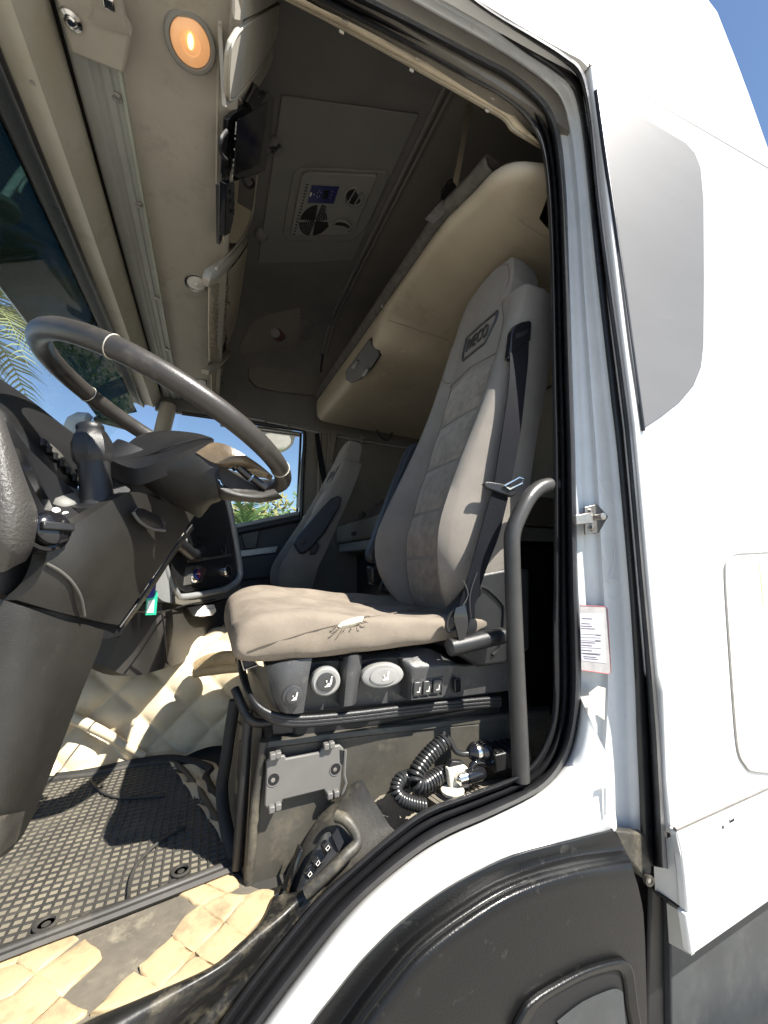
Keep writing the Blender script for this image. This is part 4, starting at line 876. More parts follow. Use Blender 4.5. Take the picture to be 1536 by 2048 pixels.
# ---- lever standing on the column
lev = thing('column_lever', 'thick black upright lever with faceted head on the steering column', 'lever', P(193, 1010, Y=.80))
lb, lt_ = P(196, 1012, Y=.80), P(180, 852, Y=.80)
ax = (lt_ - lb); hh = ax.length; k = hh / 160.0
lathe('shaft', lb, ax, [(30 * k, -4 * k), (30 * k, 4 * k), (28 * k, 10 * k), (26 * k, 60 * k), (27 * k, 88 * k)], 'dark_plastic', lev, n=24)
lathe('head', lb, ax, [(27 * k, 82 * k), (33 * k, 92 * k), (35 * k, 104 * k), (34 * k, 126 * k), (27 * k, 144 * k), (24 * k, 149 * k)], 'dark_plastic', lev, n=8)
lathe('cap', lb, ax, [(22 * k, 146 * k), (23 * k, 152 * k), (23 * k, 159 * k), (20 * k, 163 * k), (.001, 164 * k)], 'dark_plastic', lev, n=28)
lathe('collar', lb, ax + V((.02, -.02, 0)), [(43 * k, -16 * k), (44 * k, -4 * k), (38 * k, 2 * k), (30 * k, 4 * k)], 'dark_plastic', lev, n=28)
plate('gate', [P(u, v, Y=y) for u, v, y in ((158, 1010, .79), (200, 985, .83), (252, 968, .84), (268, 976, .84), (232, 1038, .80), (224, 1044, .79), (160, 1034, .78))], V((-.015, .012, -.012)), 'dark_plastic', lev, bevel=.004)
kb = lathe('wheel_knob', P(128, 1000, Y=.80), V((.3, -.6, .7)), [(.030, -.01), (.030, .008), (.022, .014), (.002, .015)], 'dash_skin', dash, n=28)
plate('switch_strip', [P(u, v, Y=y) for u, v, y in ((105, 1015, .77), (150, 1000, .79), (176, 1032, .77), (150, 1055, .74), (118, 1075, .72), (104, 1060, .73))], V((-.012, .01, -.01)), 'console_black', dash, bevel=.003)
for (u, v) in ((112, 1022), (132, 1030)):
    lathe('indicator', P(u, v, Y=.765), V((.5, -.8, .3)), [(.006, -.004), (.006, .002), (.004, .003)], 'print_white', dash, n=8)

# ================================================================== steering wheel
sw_t = P(75, 700, Y=.93); sw_b = P(577, 974, Y=.93)
SC = (sw_t + sw_b) / 2; SC.y = .93
e1 = (sw_b - sw_t); RO = e1.length / 2; e1 = V((e1.x, 0, e1.z)).normalized(); e2 = V((0, 1, 0)); sn = V((-e1.z, 0, e1.x))
RT = .0190; RC = RO - RT
wheel = thing('steering_wheel', 'worn black leather steering wheel tilted towards the driver seat', 'steering wheel', SC)
def WP(a, r=None, h=0.0):
    a = math.radians(a); r = RC if r is None else r
    return SC + e1 * (r * math.cos(a)) + e2 * (r * math.sin(a)) + sn * h
tube('rim', [WP(360 * i / 96) for i in range(96)], RT, 'wheel_leather', wheel, n=16, closed=True)
for a in (148, 252, 336):
    tube('seam_ring', [WP(a) + (WP(a) - SC).normalized() * (RT * 1.03 * math.cos(t)) + sn * (RT * 1.03 * math.sin(t)) for t in [2 * math.pi * i / 16 for i in range(16)]], .0010, 'gun_cream', wheel, n=5, closed=True)
# hub: padded top, deep near-side housing, worn spoke and lower spoke
def hubring(sx, sy, h, ox=0.0, n=32, sq=2.6):
    out = []
    for i in range(n):
        a = 2 * math.pi * i / n; c, s_ = math.cos(a), math.sin(a)
        out.append(SC + e1 * (ox + sx * math.copysign(abs(c) ** (2 / sq), c)) + e2 * (sy * math.copysign(abs(s_) ** (2 / sq), s_)) + sn * h)
    return out
def ringsurf(name, rings, m, parent, cap0=True, cap1=True):
    n = len(rings[0]); vs = [p for r_ in rings for p in r_]; fs = grid_faces(len(rings), n, cc=True)
    if cap0: fs.append(tuple(range(n)))
    if cap1: fs.append(tuple(range((len(rings) - 1) * n, len(rings) * n)))
    return mk(name, vs, fs, m, parent, smooth=True, auto=45)
pad = surf('centre_pad', G([[(252, 889, 1.03), (285, 868, 1.04), (335, 861, 1.04), (385, 865, 1.02), (410, 871, .98)], [(236, 902, .94), (276, 884, .94), (335, 872, .93), (392, 868, .92), (420, 874, .90)], [(221, 915, .86), (268, 912, .85), (328, 897, .84), (388, 880, .83), (427, 878, .82)], [(219, 919, .845), (270, 937, .82), (325, 921, .80), (380, 898, .785), (428, 880, .785)]]), 'dark_plastic', wheel, nu=4, nv=4, thick=V((0, .01, -.03)))
tube('pad_crease', spl([P(u, v, Y=y) for u, v, y in ((236, 916, .86), (285, 914, .84), (340, 893, .82), (395, 878, .815), (424, 877, .81))], 5), .002, 'pure_black', pad, n=5)
surf('hub_housing', G([[(224, 924, .855), (270, 941, .825), (325, 925, .805), (380, 902, .79), (427, 884, .785)], [(262, 955, .86), (300, 962, .83), (350, 948, .80), (398, 926, .78), (436, 934, .775)], [(305, 985, .875), (340, 990, .84), (372, 982, .81), (408, 966, .785), (434, 970, .775)], [(352, 1010, .89), (376, 1014, .86), (396, 1010, .83), (416, 998, .80), (440, 992, .785)], [(392, 1028, .91), (402, 1034, .89), (410, 1025, .86), (424, 1008, .82), (442, 1001, .80)]]), 'dash_plastic', wheel, nu=4, nv=4, thick=V((-.004, .02, 0)))
surf('spoke', G([[(424, 884, .787), (452, 889, .775), (490, 910, .775), (520, 930, .785), (546, 952, .80)], [(408, 894, .783), (436, 906, .770), (474, 918, .768), (505, 930, .775), (534, 948, .79)], [(392, 905, .783), (424, 924, .772), (452, 928, .772), (484, 930, .782), (520, 946, .80)]]), 'wheel_worn', wheel, nu=4, nv=3, thick=V((0, .025, -.004)))
lsp = surf('lower_spoke', G([[(437, 934, .775), (430, 952, .772), (444, 970, .768), (478, 982, .77), (516, 984, .79), (548, 978, .82)], [(436, 955, .770), (434, 972, .766), (450, 985, .762), (484, 993, .765), (524, 995, .785), (558, 988, .82)], [(436, 985, .785), (440, 996, .785), (456, 1001, .785), (490, 1003, .79), (532, 1004, .81), (566, 996, .84)]]), 'dash_plastic', wheel, nu=4, nv=4, thick=V((0, .03, .004)))
surf('spoke_face', G([[(440, 928, .79), (464, 944, .79), (500, 966, .80), (535, 984, .82)], [(436, 940, .775), (446, 968, .770), (480, 983, .772), (520, 986, .79)]]), 'wheel_leather', wheel, nu=4, thick=V((0, .012, 0)))
for q in (((466, 926, 474, 938)), ((476, 934, 500, 955)), ((504, 956, 532, 976))):
    a_, b_ = P(q[0], q[1], Y=.795), P(q[2], q[3], Y=.80); tube('thumb_button', [a_, b_], .0085, 'gloss_black', wheel, n=8)
ringsurf('column_core', [hubring(.07, .06, -.09, .0), hubring(.075, .07, -.12, 0), hubring(.08, .075, -.18, -.02)], 'pure_black', wheel)
# ignition key with tag
key = thing('key_tag', 'blue key fob and green framed key tag hanging from the steering column', 'key', P(303, 1150, Y=1.0))
plate('fob', [P(u, v, Y=.995) for u, v in ((300, 1148), (306, 1146), (312, 1153), (311, 1172), (308, 1195), (291, 1198), (292, 1190), (297, 1172))], DY * .014, 'key_blue', key, bevel=.003)
lathe('key_ring', P(304, 1152, Y=.994), V((0, -1, 0)), [(.005, 0), (.005, .002), (.003, .003)], 'chrome', key, n=14)
plate('tag_frame', [P(u, v, Y=1.0) for u, v in ((309, 1181), (314, 1182), (315, 1190), (312, 1230), (290, 1231), (293, 1198))], DY * .005, 'key_green', key, bevel=.001)
plate('tag_paper', [P(u, v, Y=.999) for u, v in ((296, 1202), (309, 1199), (307, 1225), (293, 1226))], DY * .002, 'paper', key, bevel=0)

# ================================================================== centre console, turned to the driver
def CP(u, v, o=0.0): return P(u, v, Y=1.3 + (u - 330) * .0034 + o)
con = thing('centre_console', 'black centre console with climate dials framed by a silver trim', 'console', P(400, 1300, Y=1.5))
CX = [(340, 1010), (340, 1090), (345, 1130), (350, 1165), (368, 1186)]
CB = V((-.05, .03, 0))
plate('fascia', [CP(300, 960), CP(440, 960), CP(452, 998), CP(461, 1047), CP(469, 1091), CP(474, 1138), CP(472, 1152), CP(462, 1164), CP(440, 1174), CP(372, 1186), CP(358, 1178), CP(345, 1150), CP(325, 1110)], CB, 'console_black', con, bevel=.006)
rim_o = [(450, 985), (457, 1010), (465, 1047), (473, 1091), (480, 1138), (479, 1154), (470, 1168), (447, 1180), (369, 1194), (352, 1186), (336, 1156), (325, 1120)]
tube('silver_trim', spl([CP(u, v, -.012) for u, v in rim_o[:8]], 5), .013, 'console_silver', con, n=10)
tube('trim_bottom', spl([CP(u, v, -.012) for u, v in rim_o[7:]], 5), .011, 'console_silver', con, n=10)
surf('silver_panel', [[CP(312, 1118, -.05), CP(326, 1118, -.03), CP(334, 1145, -.02), CP(346, 1176, -.02)], [CP(302, 1150, -.06), CP(315, 1160, -.05), CP(328, 1180, -.04), CP(344, 1198, -.03)], [CP(300, 1180, -.06), CP(312, 1190, -.05), CP(326, 1202, -.04), CP(345, 1206, -.03)]], 'console_silver', con, nu=4, nv=3, thick=CB)
surf('lower_bow', [[CP(345, 1190, -.02), CP(370, 1196, -.02), CP(420, 1188, -.02), CP(460, 1176, -.02), CP(476, 1160, -.02)], [CP(330, 1200, -.02), CP(370, 1210, -.03), CP(420, 1204, -.03), CP(462, 1192, -.02), CP(482, 1176, -.02)]], 'console_brown', con, nu=4, thick=CB)
# climate unit
plate('control_bar', [CP(u, v, -.012) for u, v in ((371, 1133), (424, 1128), (430, 1160), (368, 1172))], V((-.02, .01, 0)), 'dash_skin', con, bevel=.003)
def dial(u, v, r, face, parent=con):
    axd = V((.8, -.55, .25)); c = CP(u, v, -.02)
    o = lathe('dial', c, axd, [(r * 1.15, -.01), (r * 1.15, .006), (r, .012), (r * .85, .013)], 'chrome', parent, n=28)
    lathe('dial_face', c, axd, [(r * .85, .01), (r * .8, .014), (.001, .0145)], face, o, n=24)
    return o, c, axd
o, c, axd = dial(388, 1150, .024, 'panel_blue')
a_, b_, t_ = basis(axd)
plate('red_mark', [c + t_ * .0155 + b_ * x + a_ * y for x, y in ((-.002, -.014), (-.014, -.002), (-.012, .008), (-.002, .012))], t_ * -.001, 'dial_red', o, bevel=0)
box('white_mark', c + t_ * .0156, (.003, .018, .003), 'print_white', o, rot=t_.to_track_quat('X', 'Z').to_matrix(), bevel=0)
plate('display', [CP(u, v, -.02) for u, v in ((399, 1136), (421, 1134), (425, 1155), (401, 1158))], V((-.006, .004, 0)), 'lcd_maroon', con, bevel=.001)
o, c, axd = dial(452, 1142, .022, 'gloss_black')
for (u, v) in ((430, 1136), (432, 1145), (433, 1154)): lathe('indicator', CP(u, v, -.008), V((.8, -.55, .25)), [(.004, 0), (.003, .002)], 'print_white', con, n=8)
for (u, v, w) in ((398, 1045, 4), (389, 1076, 3), (400, 1075, 5), (408, 1075, 4)):
    plate('print', [CP(u, v, -.004), CP(u + w, v + .2, -.004), CP(u + w, v + 1.6, -.004), CP(u, v + 1.4, -.004)], V((-.001, .001, 0)), 'print_white', con, bevel=0)
plate('white_pen', [CP(u, v, -.02) for u, v in ((386, 1034), (393, 1031), (407, 1031), (406, 1038), (396, 1037))], V((-.004, .003, 0)), 'print_white', con, bevel=0)
for (u0, v0, u1, v1) in ((424, 1068, 432, 1112), (452, 1070, 460, 1108)):
    tube('divider', [CP(u0, v0, -.006), CP(u1, v1, -.006)], .004, 'knob_dark', con, n=6)
tube('shelf_edge', [CP(374, 1122, -.01), CP(424, 1116, -.01), CP(462, 1110, -.008)], .006, 'dash_skin', con, n=6)
lathe('socket', CP(446, 1100, -.006), V((.8, -.55, .25)), [(.022, 0), (.022, .006), (.017, .007), (.016, .001)], 'knob_dark', con, n=22)
gl = tube('gear_selector', spl([CP(352, 1082, -.06), CP(368, 1096, -.08), CP(384, 1108, -.09), (CP(396, 1102, -.09)), CP(402, 1096, -.09)], 5), lambda t: .022 - .006 * t, 'dark_plastic', con, n=12)
lathe('selector_end', CP(398, 1110, -.095), V((.8, -.5, .2)), [(.016, -.01), (.018, .004), (.012, .010)], 'dark_plastic', con, n=16)
for k_ in range(3): tube('ribbed_boot', [CP(362 + k_ * 5, 1060, -.03), CP(374 + k_ * 5, 1092, -.03)], .006, 'dash_skin', con, n=6)
lathe('boot_top', CP(357, 1082, -.05), V((.8, -.5, .2)), [(.03, -.01), (.03, .01), (.02, .015)], 'knob_grey', con, n=18)
# lower console, tray and leg panels
CQ = lambda u, v, o=0.0: P(u, v, Y=1.34 + max(0, u - 330) * .0034 + o)
surf('lower_console', [[CQ(252, 1244, 0), CQ(275, 1226, 0), CQ(322, 1205, -.03), CQ(372, 1212, -.02), CQ(430, 1206, -.02), CQ(482, 1180, -.02)], [CQ(232, 1290, 0), CQ(270, 1272, 0), CQ(330, 1255, -.03), CQ(380, 1262, -.02), CQ(430, 1258, -.02), CQ(482, 1250, -.02)], [CQ(205, 1330, 0), CQ(262, 1352, 0), CQ(335, 1335, -.0), CQ(385, 1318, .02), CQ(430, 1305, .02), CQ(482, 1290, .02)]], 'console_brown', con, nu=4, nv=3, thick=CB)
bpy.data.objects['lower_console'].data.materials[0] = mat('leg_panel', (0.040, 0.036, 0.031), 0.55, c2=(0.032, 0.029, 0.025), bump=0.25, bscale=500)
plate('tray_opening', [CP(u, v, -.03) for u, v in ((376, 1216), (430, 1206), (428, 1222), (420, 1232), (388, 1234), (382, 1226))], V((-.01, .008, 0)), 'pure_black', con, bevel=0)
tube('panel_joint', spl([CP(262, 1222, -.13), CP(322, 1224, -.04), CP(372, 1210, -.03), CP(430, 1199, -.03)], 4), .0025, 'pure_black', con, n=5)
tube('panel_joint', spl([CP(324, 1228, -.035), CP(330, 1270, -.035), CP(333, 1320, -.02), CP(340, 1330, -.01)], 4), .0025, 'pure_black', con, n=5)
pap = thing('folded_papers', 'white folded papers stuffed in the tray of the centre console', 'papers', CP(415, 1228, -.04))
plate('sheet', [CP(u, v, -.045) for u, v in ((393, 1232), (398, 1222), (410, 1211), (428, 1209), (432, 1218), (428, 1228), (408, 1234))], V((-.006, .004, 0)), 'paper', pap, bevel=.001)
plate('sheet', [CP(u, v, -.055) for u, v in ((400, 1233), (415, 1220), (431, 1216), (433, 1222), (425, 1231))], V((-.004, .003, 0)), 'paper', pap, bevel=.001)
# ================================================================== seats
REF = V((.887, 1.0, 1.056))
ROWS = [  # z, x of the centre line, bolster swell, far half width, near half width, depth
    (-.14, .615, .03, .165, .170, .12), (-.08, .600, .06, .20, .20, .14), (.00, .596, .085, .228, .228, .15), (.09, .603, .092, .236, .236, .155), (.18, .630, .085, .228, .230, .16),
    (.28, .662, .070, .216, .224, .16), (.40, .703, .052, .207, .220, .155), (.52, .745, .040, .205, .220, .15), (.63, .780, .032, .206, .220, .145), (.72, .806, .024, .206, .219, .14),
    (.80, .828, .018, .203, .217, .135), (.842, .838, .014, .198, .214, .13), (.850, .840, .012, .197, .170, .13), (.858, .842, .010, .195, .140, .125), (.92, .855, .006, .182, .134, .12), (.98, .868, .004, .160, .128, .11), (1.03, .880, .0, .125, .108, .09), (1.056, .895, -.004, .06, .06, .05)]
CROSS = [(-1.0, 'b'), (-1.0, 'm'), (-.985, .35), (-.93, .80), (-.84, 1.0), (-.74, .86), (-.64, .35), (-.58, -.02), (-.54, .02), (-.3, .06), (0, .08), (.3, .06), (.54, .02), (.58, -.02), (.64, .35), (.74, .86), (.84, 1.0), (.93, .80), (.985, .35), (1.0, 'm'), (1.0, 'b')]
def seat_xf(ref, k, lean=0.0): return lambda p: V(((p.x - REF.x) * k + ref.x - lean * (REF.z - p.z) * k, (p.y - REF.y) * k + ref.y, (p.z - REF.z) * k + ref.z))
def front_x(z):
    for a, b in zip(ROWS, ROWS[1:]):
        if a[0] <= z <= b[0]:
            t = (z - a[0]) / (b[0] - a[0]); return [x + (y - x) * t for x, y in zip(a, b)]
    return list(ROWS[-1] if z > 1 else ROWS[0])
def back_pt(z, t, lift=0.0):
    """a point on the front of the backrest; t = -1 near the door ... 1 far side"""
    _, xc, bl, wf, wn, dp = front_x(z)
    if t == 0: c = .08
    cs = [(s_, v) for s_, v in CROSS if not isinstance(v, str)]
    c = cs[0][1]
    for (s0, v0), (s1, v1) in zip(cs, cs[1:]):
        if s0 <= t <= s1: c = v0 + (v1 - v0) * (t - s0) / (s1 - s0)
    y = 1.0 + (t * wf if t > 0 else t * wn)
    return V((xc - bl * c - .012 * (1 - t * t) - lift, y, z + lift * .3))
def make_back(parent, T):
    rows = []
    for (z, xc, bl, wf, wn, dp) in ROWS:
        r_ = []
        for (s_, v) in CROSS:
            y = 1.0 + (s_ * wf if s_ > 0 else s_ * wn)
            if v == 'b': p = V((xc + dp, y * .9 + .1, z))
            elif v == 'm': p = V((xc + dp * .45, y, z))
            else: p = V((xc - bl * v - .012 * (1 - s_ * s_), y, z))
            r_.append(T(p))
        rows.append(r_)
    rows = list(map(list, zip(*[spl(list(c), 3) for c in zip(*rows)])))
    n = len(rows[0]); vs = [p for r_ in rows for p in r_]; fs = grid_faces(len(rows), n, cc=True)
    fs += [tuple(range(n)), tuple(range((len(rows) - 1) * n, len(rows) * n))]
    b = mk('backrest', vs, fs, 'seat_fabric', parent, smooth=True, auto=60)
    # velour pads down the middle
    zs = [-.115, .02, .16, .31, .47, .62]
    for a, c in zip(zs, zs[1:]):
        rr_ = []
        for i in range(5):
            z = a + .004 + (c - a - .008) * i / 4
            rr_.append([T(back_pt(z + (.03 * (1 - abs(t)) if a > .4 and i == 4 else 0), t * .53, .0015 + .006 * math.sin(math.pi * (i / 4)) ** .5 if abs(t) < .95 else .001)) for t in (-1, -.9, -.6, -.2, .2, .6, .9, 1)])
        surf('velour_pad', rr_, 'seat_velour', parent, nu=2, nv=2, auto=70)
    for t in (-.565, .565):
        tube('seam', [T(back_pt(-.12 + .78 * i / 14, t, .001)) for i in range(15)], .0016, 'seam_thread', b, n=5)
    tube('seam', [T(back_pt(.665 - .02 * abs(t), t * .60, .002)) for t in (-1, -.5, 0, .5, 1)], .0016, 'seam_thread', b, n=5)
    tube('seam', spl([T(back_pt(z, t, .002)) for z, t in ((.66, .6), (.68, .75), (.74, .92))], 4), .0015, 'seam_thread', b, n=5)
    tube('seam', spl([T(back_pt(z, t, .002)) for z, t in ((.66, -.6), (.76, -.60), (.85, -.62), (.93, -.9), (1.01, -.8), (1.045, -.3), (1.045, .3))], 4), .0015, 'seam_thread', b, n=5)
    # embossed badge
    lp_ = [(-.42, .755), (-.36, .725), (.26, .725), (.44, .79), (.46, .825), (-.42, .825)]
    lp_ = [(-x * .92, z) for x, z in lp_]
    badge = tube('badge_frame', [T(back_pt(z, t, .003)) for t, z in [(lambda a, c, f: (a[0] + (c[0] - a[0]) * f, a[1] + (c[1] - a[1]) * f))(lp_[i], lp_[(i + 1) % 6], f / 4) for i in range(6) for f in range(4)]], .0042 * (T(V((1, 0, 0))) - T(V((0, 0, 0)))).length, 'knob_dark', parent, n=6, closed=True)
    return b, badge
seat = thing('driver_seat', 'brown grey fabric driver seat with torn cushion side and black control panel', 'seat', (.45, 1.0, FZ))
I = lambda p: p
make_back(seat, I)
c0 = back_pt(.775, 0, .004); ex_ = (back_pt(.775, -.3, 0) - back_pt(.775, .3, 0)).normalized(); ey_ = (back_pt(.85, 0, 0) - back_pt(.70, 0, 0)).normalized()
ey_ = (ey_ - ex_ * ex_.dot(ey_)).normalized()
text_mesh('badge_lettering', 'IVECO', back_pt(.776, 0, .0035), ex_, ey_, .075, 'knob_dark', seat, .0018, width=.115)

# cushion
CR_ = [  # x, top z, bottom z, half width, crown
    (.046, -.128, -.150, .190, .0), (.050, -.100, -.165, .215, .004), (.064, -.080, -.174, .230, .008), (.10, -.064, -.178, .236, .012), (.16, -.060, -.180, .238, .014), (.24, -.068, -.180, .238, .018), (.34, -.080, -.178, .238, .022), (.44, -.092, -.176, .236, .024), (.52, -.100, -.172, .232, .024), (.62, -.104, -.168, .22, .02)]
CY = 1.0
rows = []
for (x, zt, zb, w, cr) in CR_:
    h = zt - zb; y0 = CY - w; zf = zt; zt = zt - min(.030, h * .3); h = zt - zb
    r_ = [V((x, y0 + .018, zb)), V((x, y0 + .004, zb + h * .12)), V((x, y0 - .004, zb + h * .35)), V((x, y0 - .005, zb + h * .6)), V((x, y0 - .002, zb + h * .84)), V((x, y0 + .006, zb + h * .96)), V((x, y0 + .020, zt + .001)), V((x, y0 + .050, zt + .003)), V((x, y0 + .10, zt - .002 - cr * .15)), V((x, y0 + .13, zt - .001 - cr * .15)), V((x, CY, zt * .45 + zf * .55 - cr * .5)), V((x, CY + w - .13, zf - cr)), V((x, CY + w - .08, zf - cr * .5)), V((x, CY + w - .045, zf)), V((x, CY + w - .015, zf - h * .08)), V((x, CY + w, zf - h * .4)), V((x, CY + w - .01, zb))]
    rows.append(r_)
rows = [spl(r_, 3) for r_ in rows]
rows = list(map(list, zip(*[spl(list(c), 4) for c in zip(*rows)])))
nr, nc = len(rows), len(rows[0])
random.seed(3)
for i, r_ in enumerate(rows):                     # soft puckers in the side cloth
    for j, p in enumerate(r_):
        if j < 15:
            x = p.x; p.y += .0022 * math.sin(x * 95 + .6 * math.sin(x * 37)) * max(0, 1 - abs(j - 5) / 8.0) + .0015 * math.sin(x * 51 + j * .5)
        else: p.z += .0018 * math.sin(p.x * 40 + p.y * 23) + .0012 * math.sin(p.y * 61 - p.x * 17)
vs = [p for r_ in rows for p in r_]
fs = grid_faces(nr, nc) + [tuple(range(nc))]
mi = [0 if (k % (nc - 1)) < 17 else 1 for k in range((nr - 1) * (nc - 1))] + [0]
cush = mk('cushion', vs, fs, None, seat, smooth=True, auto=70, ms=['cushion_fabric', 'cushion_top'], mi=mi)
tube('seam', [on(u, v, cush, .0006) for u, v in ((496, 1302), (520, 1293), (545, 1285), (580, 1275), (615, 1264), (645, 1256), (676, 1249), (700, 1242), (730, 1236), (760, 1231), (800, 1224), (840, 1218), (880, 1212))], .0011, 'seam_thread', cush, n=5)
# tear with foam and loose threads
YT = .7575
surf('torn_foam', [[P(674, 1249, Y=YT), P(690, 1242, Y=YT), P(708, 1237, Y=YT), P(728, 1233, Y=YT)], [P(678, 1254, Y=YT - .004), P(692, 1250, Y=YT - .005), P(708, 1246, Y=YT - .005), P(724, 1242, Y=YT - .004)], [P(684, 1258, Y=YT), P(694, 1256, Y=YT), P(708, 1252, Y=YT), P(718, 1247, Y=YT)]], 'foam', cush, nu=5, nv=3, thick=V((0, .01, 0)))
random.seed(11)
for (u0, v0, u1, v1) in ((678, 1257, 662, 1268), (684, 1258, 674, 1274), (690, 1257, 686, 1264), (704, 1254, 702, 1260), (718, 1248, 723, 1254), (726, 1242, 735, 1245), (674, 1252, 664, 1256), (728, 1235, 740, 1233)):
    tube('loose_thread', spl([P(u0, v0, Y=YT - .003), P((u0 + u1) / 2 + random.uniform(-2, 2), (v0 + v1) / 2 + random.uniform(-2, 2), Y=YT - .006), P(u1, v1, Y=YT - .004)], 3), .0009, 'thread', cush, n=4)

# control panel under the cushion
YC = .772
cp_b = plate('control_panel', PS([(536, 1334), (625, 1318), (720, 1310), (815, 1304), (852, 1298), (885, 1310), (912, 1328), (930, 1330), (1040, 1318), (1035, 1380), (890, 1400), (812, 1406), (710, 1416), (620, 1426), (566, 1428), (548, 1404)], .815), DY * .03, 'seat_console', seat, bevel=.004)
def cpx(l, Y=YC): return PS(l, Y)
lb_ = surf('panel_block', [[P(532, 1332, Y=.785), P(560, 1326, Y=YC), P(600, 1319, Y=YC), P(624, 1316, Y=YC + .005)], [P(538, 1362, Y=.785), P(565, 1360, Y=YC - .006), P(600, 1352, Y=YC - .006), P(618, 1350, Y=YC)], [P(545, 1396, Y=.785), P(566, 1400, Y=YC - .004), P(595, 1396, Y=YC - .004), P(612, 1392, Y=YC)], [P(562, 1424, Y=.785), P(575, 1427, Y=YC), P(595, 1427, Y=YC), P(607, 1425, Y=YC + .004)]], 'seat_console', cp_b, nu=3, nv=3, thick=DY * .05)
surf('panel_block', [[P(686, 1316, Y=.79), P(700, 1312, Y=YC), P(716, 1310, Y=YC), P(724, 1312, Y=.79)], [P(684, 1345, Y=.79), P(694, 1343, Y=YC), P(712, 1341, Y=YC), P(722, 1342, Y=.79)], [P(680, 1412, Y=.79), P(688, 1413, Y=YC), P(704, 1411, Y=YC), P(712, 1406, Y=.79)]], 'seat_console', cp_b, nu=3, nv=3, thick=DY * .04)
surf('panel_block', [[P(800, 1306, Y=.80), P(822, 1302, Y=.80), P(852, 1297, Y=.80), P(880, 1306, Y=.80), P(908, 1324, Y=.80)], [P(806, 1322, Y=.785), P(826, 1330, Y=YC), P(850, 1330, Y=YC), P(884, 1328, Y=YC), P(911, 1330, Y=YC)], [P(812, 1345, Y=.785), P(824, 1346, Y=YC - .003), P(850, 1344, Y=YC - .003), P(880, 1342, Y=YC - .003), P(906, 1340, Y=YC)], [P(811, 1398, Y=.79), P(822, 1399, Y=YC), P(850, 1397, Y=YC), P(872, 1394, Y=YC), P(889, 1390, Y=YC)]], 'seat_console', cp_b, nu=3, nv=3, thick=DY * .04)
surf('panel_top_rail', [[P(624, 1316, Y=.81), P(660, 1316, Y=.81), P(690, 1314, Y=.81)], [P(626, 1326, Y=.785), P(660, 1322, Y=.785), P(690, 1322, Y=.785)]], 'seat_console', cp_b, nu=3, thick=DY * .02)
surf('panel_top_rail', [[P(720, 1312, Y=.81), P(760, 1308, Y=.81), P(810, 1305, Y=.81)], [P(722, 1322, Y=.785), P(760, 1316, Y=.785), P(808, 1316, Y=.785)]], 'seat_console', cp_b, nu=3, thick=DY * .02)
def knob(u, v, ru, rv, Y, face_m, ring_m, dep):
    c = P(u, v, Y=Y); rx = (P(u + ru, v, Y=Y) - c).length; rz = (P(u, v + rv, Y=Y) - c).length
    o = lathe('lever_knob', c, V((-.12, -1, .05)), [(1, 0), (1.02, dep * .6), (.98, dep * .9), (.86, dep)], ring_m, cp_b, n=32, sx=rz, sy=rx)
    lathe('knob_face', c, V((-.12, -1, .05)), [(.66, dep * .9), (.64, dep + .003), (.5, dep + .004), (.01, dep + .002)], face_m, o, n=32, sx=rz, sy=rx)
    # seat pictogram
    s_ = rz * .42; q = c + V((-.12, -1, .05)).normalized() * (dep + .0048)
    for pts in (((-.1, -.5), (.9, -.5), (.9, -.2), (.2, -.15)), ((.55, -.1), (.95, -.1), (1.15, .9), (.85, .95)), ((-.35, -.6), (.95, -.6), (.95, -.75), (-.35, -.75)), ((-.1, .0), (.1, .0), (.1, .35), (-.1, .35))):
        plate('pictogram', [q + V((x * s_, 0, z * s_)) for x, z in pts], V((0, .0006, 0)), 'print_white', o, bevel=0)
knob(585, 1390, 20, 21, YC - .004, 'knob_dark', 'knob_dark', .010)
knob(648, 1357, 27, 28, .80, 'knob_dark', 'knob_grey', .030)
knob(759, 1346, 38, 24, .80, 'knob_grey', 'knob_grey', .030)
for (u, v) in ((837, 1377), (856, 1375), (876, 1372)):
    s_ = plate('rocker_switch', PS([(u - 8, v - 12), (u + 9, v - 14), (u + 6, v + 14), (u - 10, v + 16)], YC - .010), DY * .014, 'knob_dark', cp_b, bevel=.002)
    q = P(u - 1, v + 3, Y=YC - .0108)
    for pts in (((-.5, -1), (.9, -1), (.9, -.7), (-.5, -.6)), ((.5, -.6), (.85, -.6), (1.1, .9), (.8, .95))):
        plate('pictogram', [q + V((x * .0055, 0, z * .0055)) for x, z in pts], V((0, .0005, 0)), 'print_white', s_, bevel=0)
ring_plate('switch_frame', PS([(824, 1364), (888, 1354), (886, 1394), (822, 1400)], YC - .005), PS([(828, 1366), (885, 1357), (883, 1390), (826, 1397)], YC - .005), DY * .006, 'seat_console', cp_b, bevel=0)
box('rocker_switch', P(914, 1370, Y=.805), (.018, .008, .032), 'gloss_black', cp_b, bevel=.002)
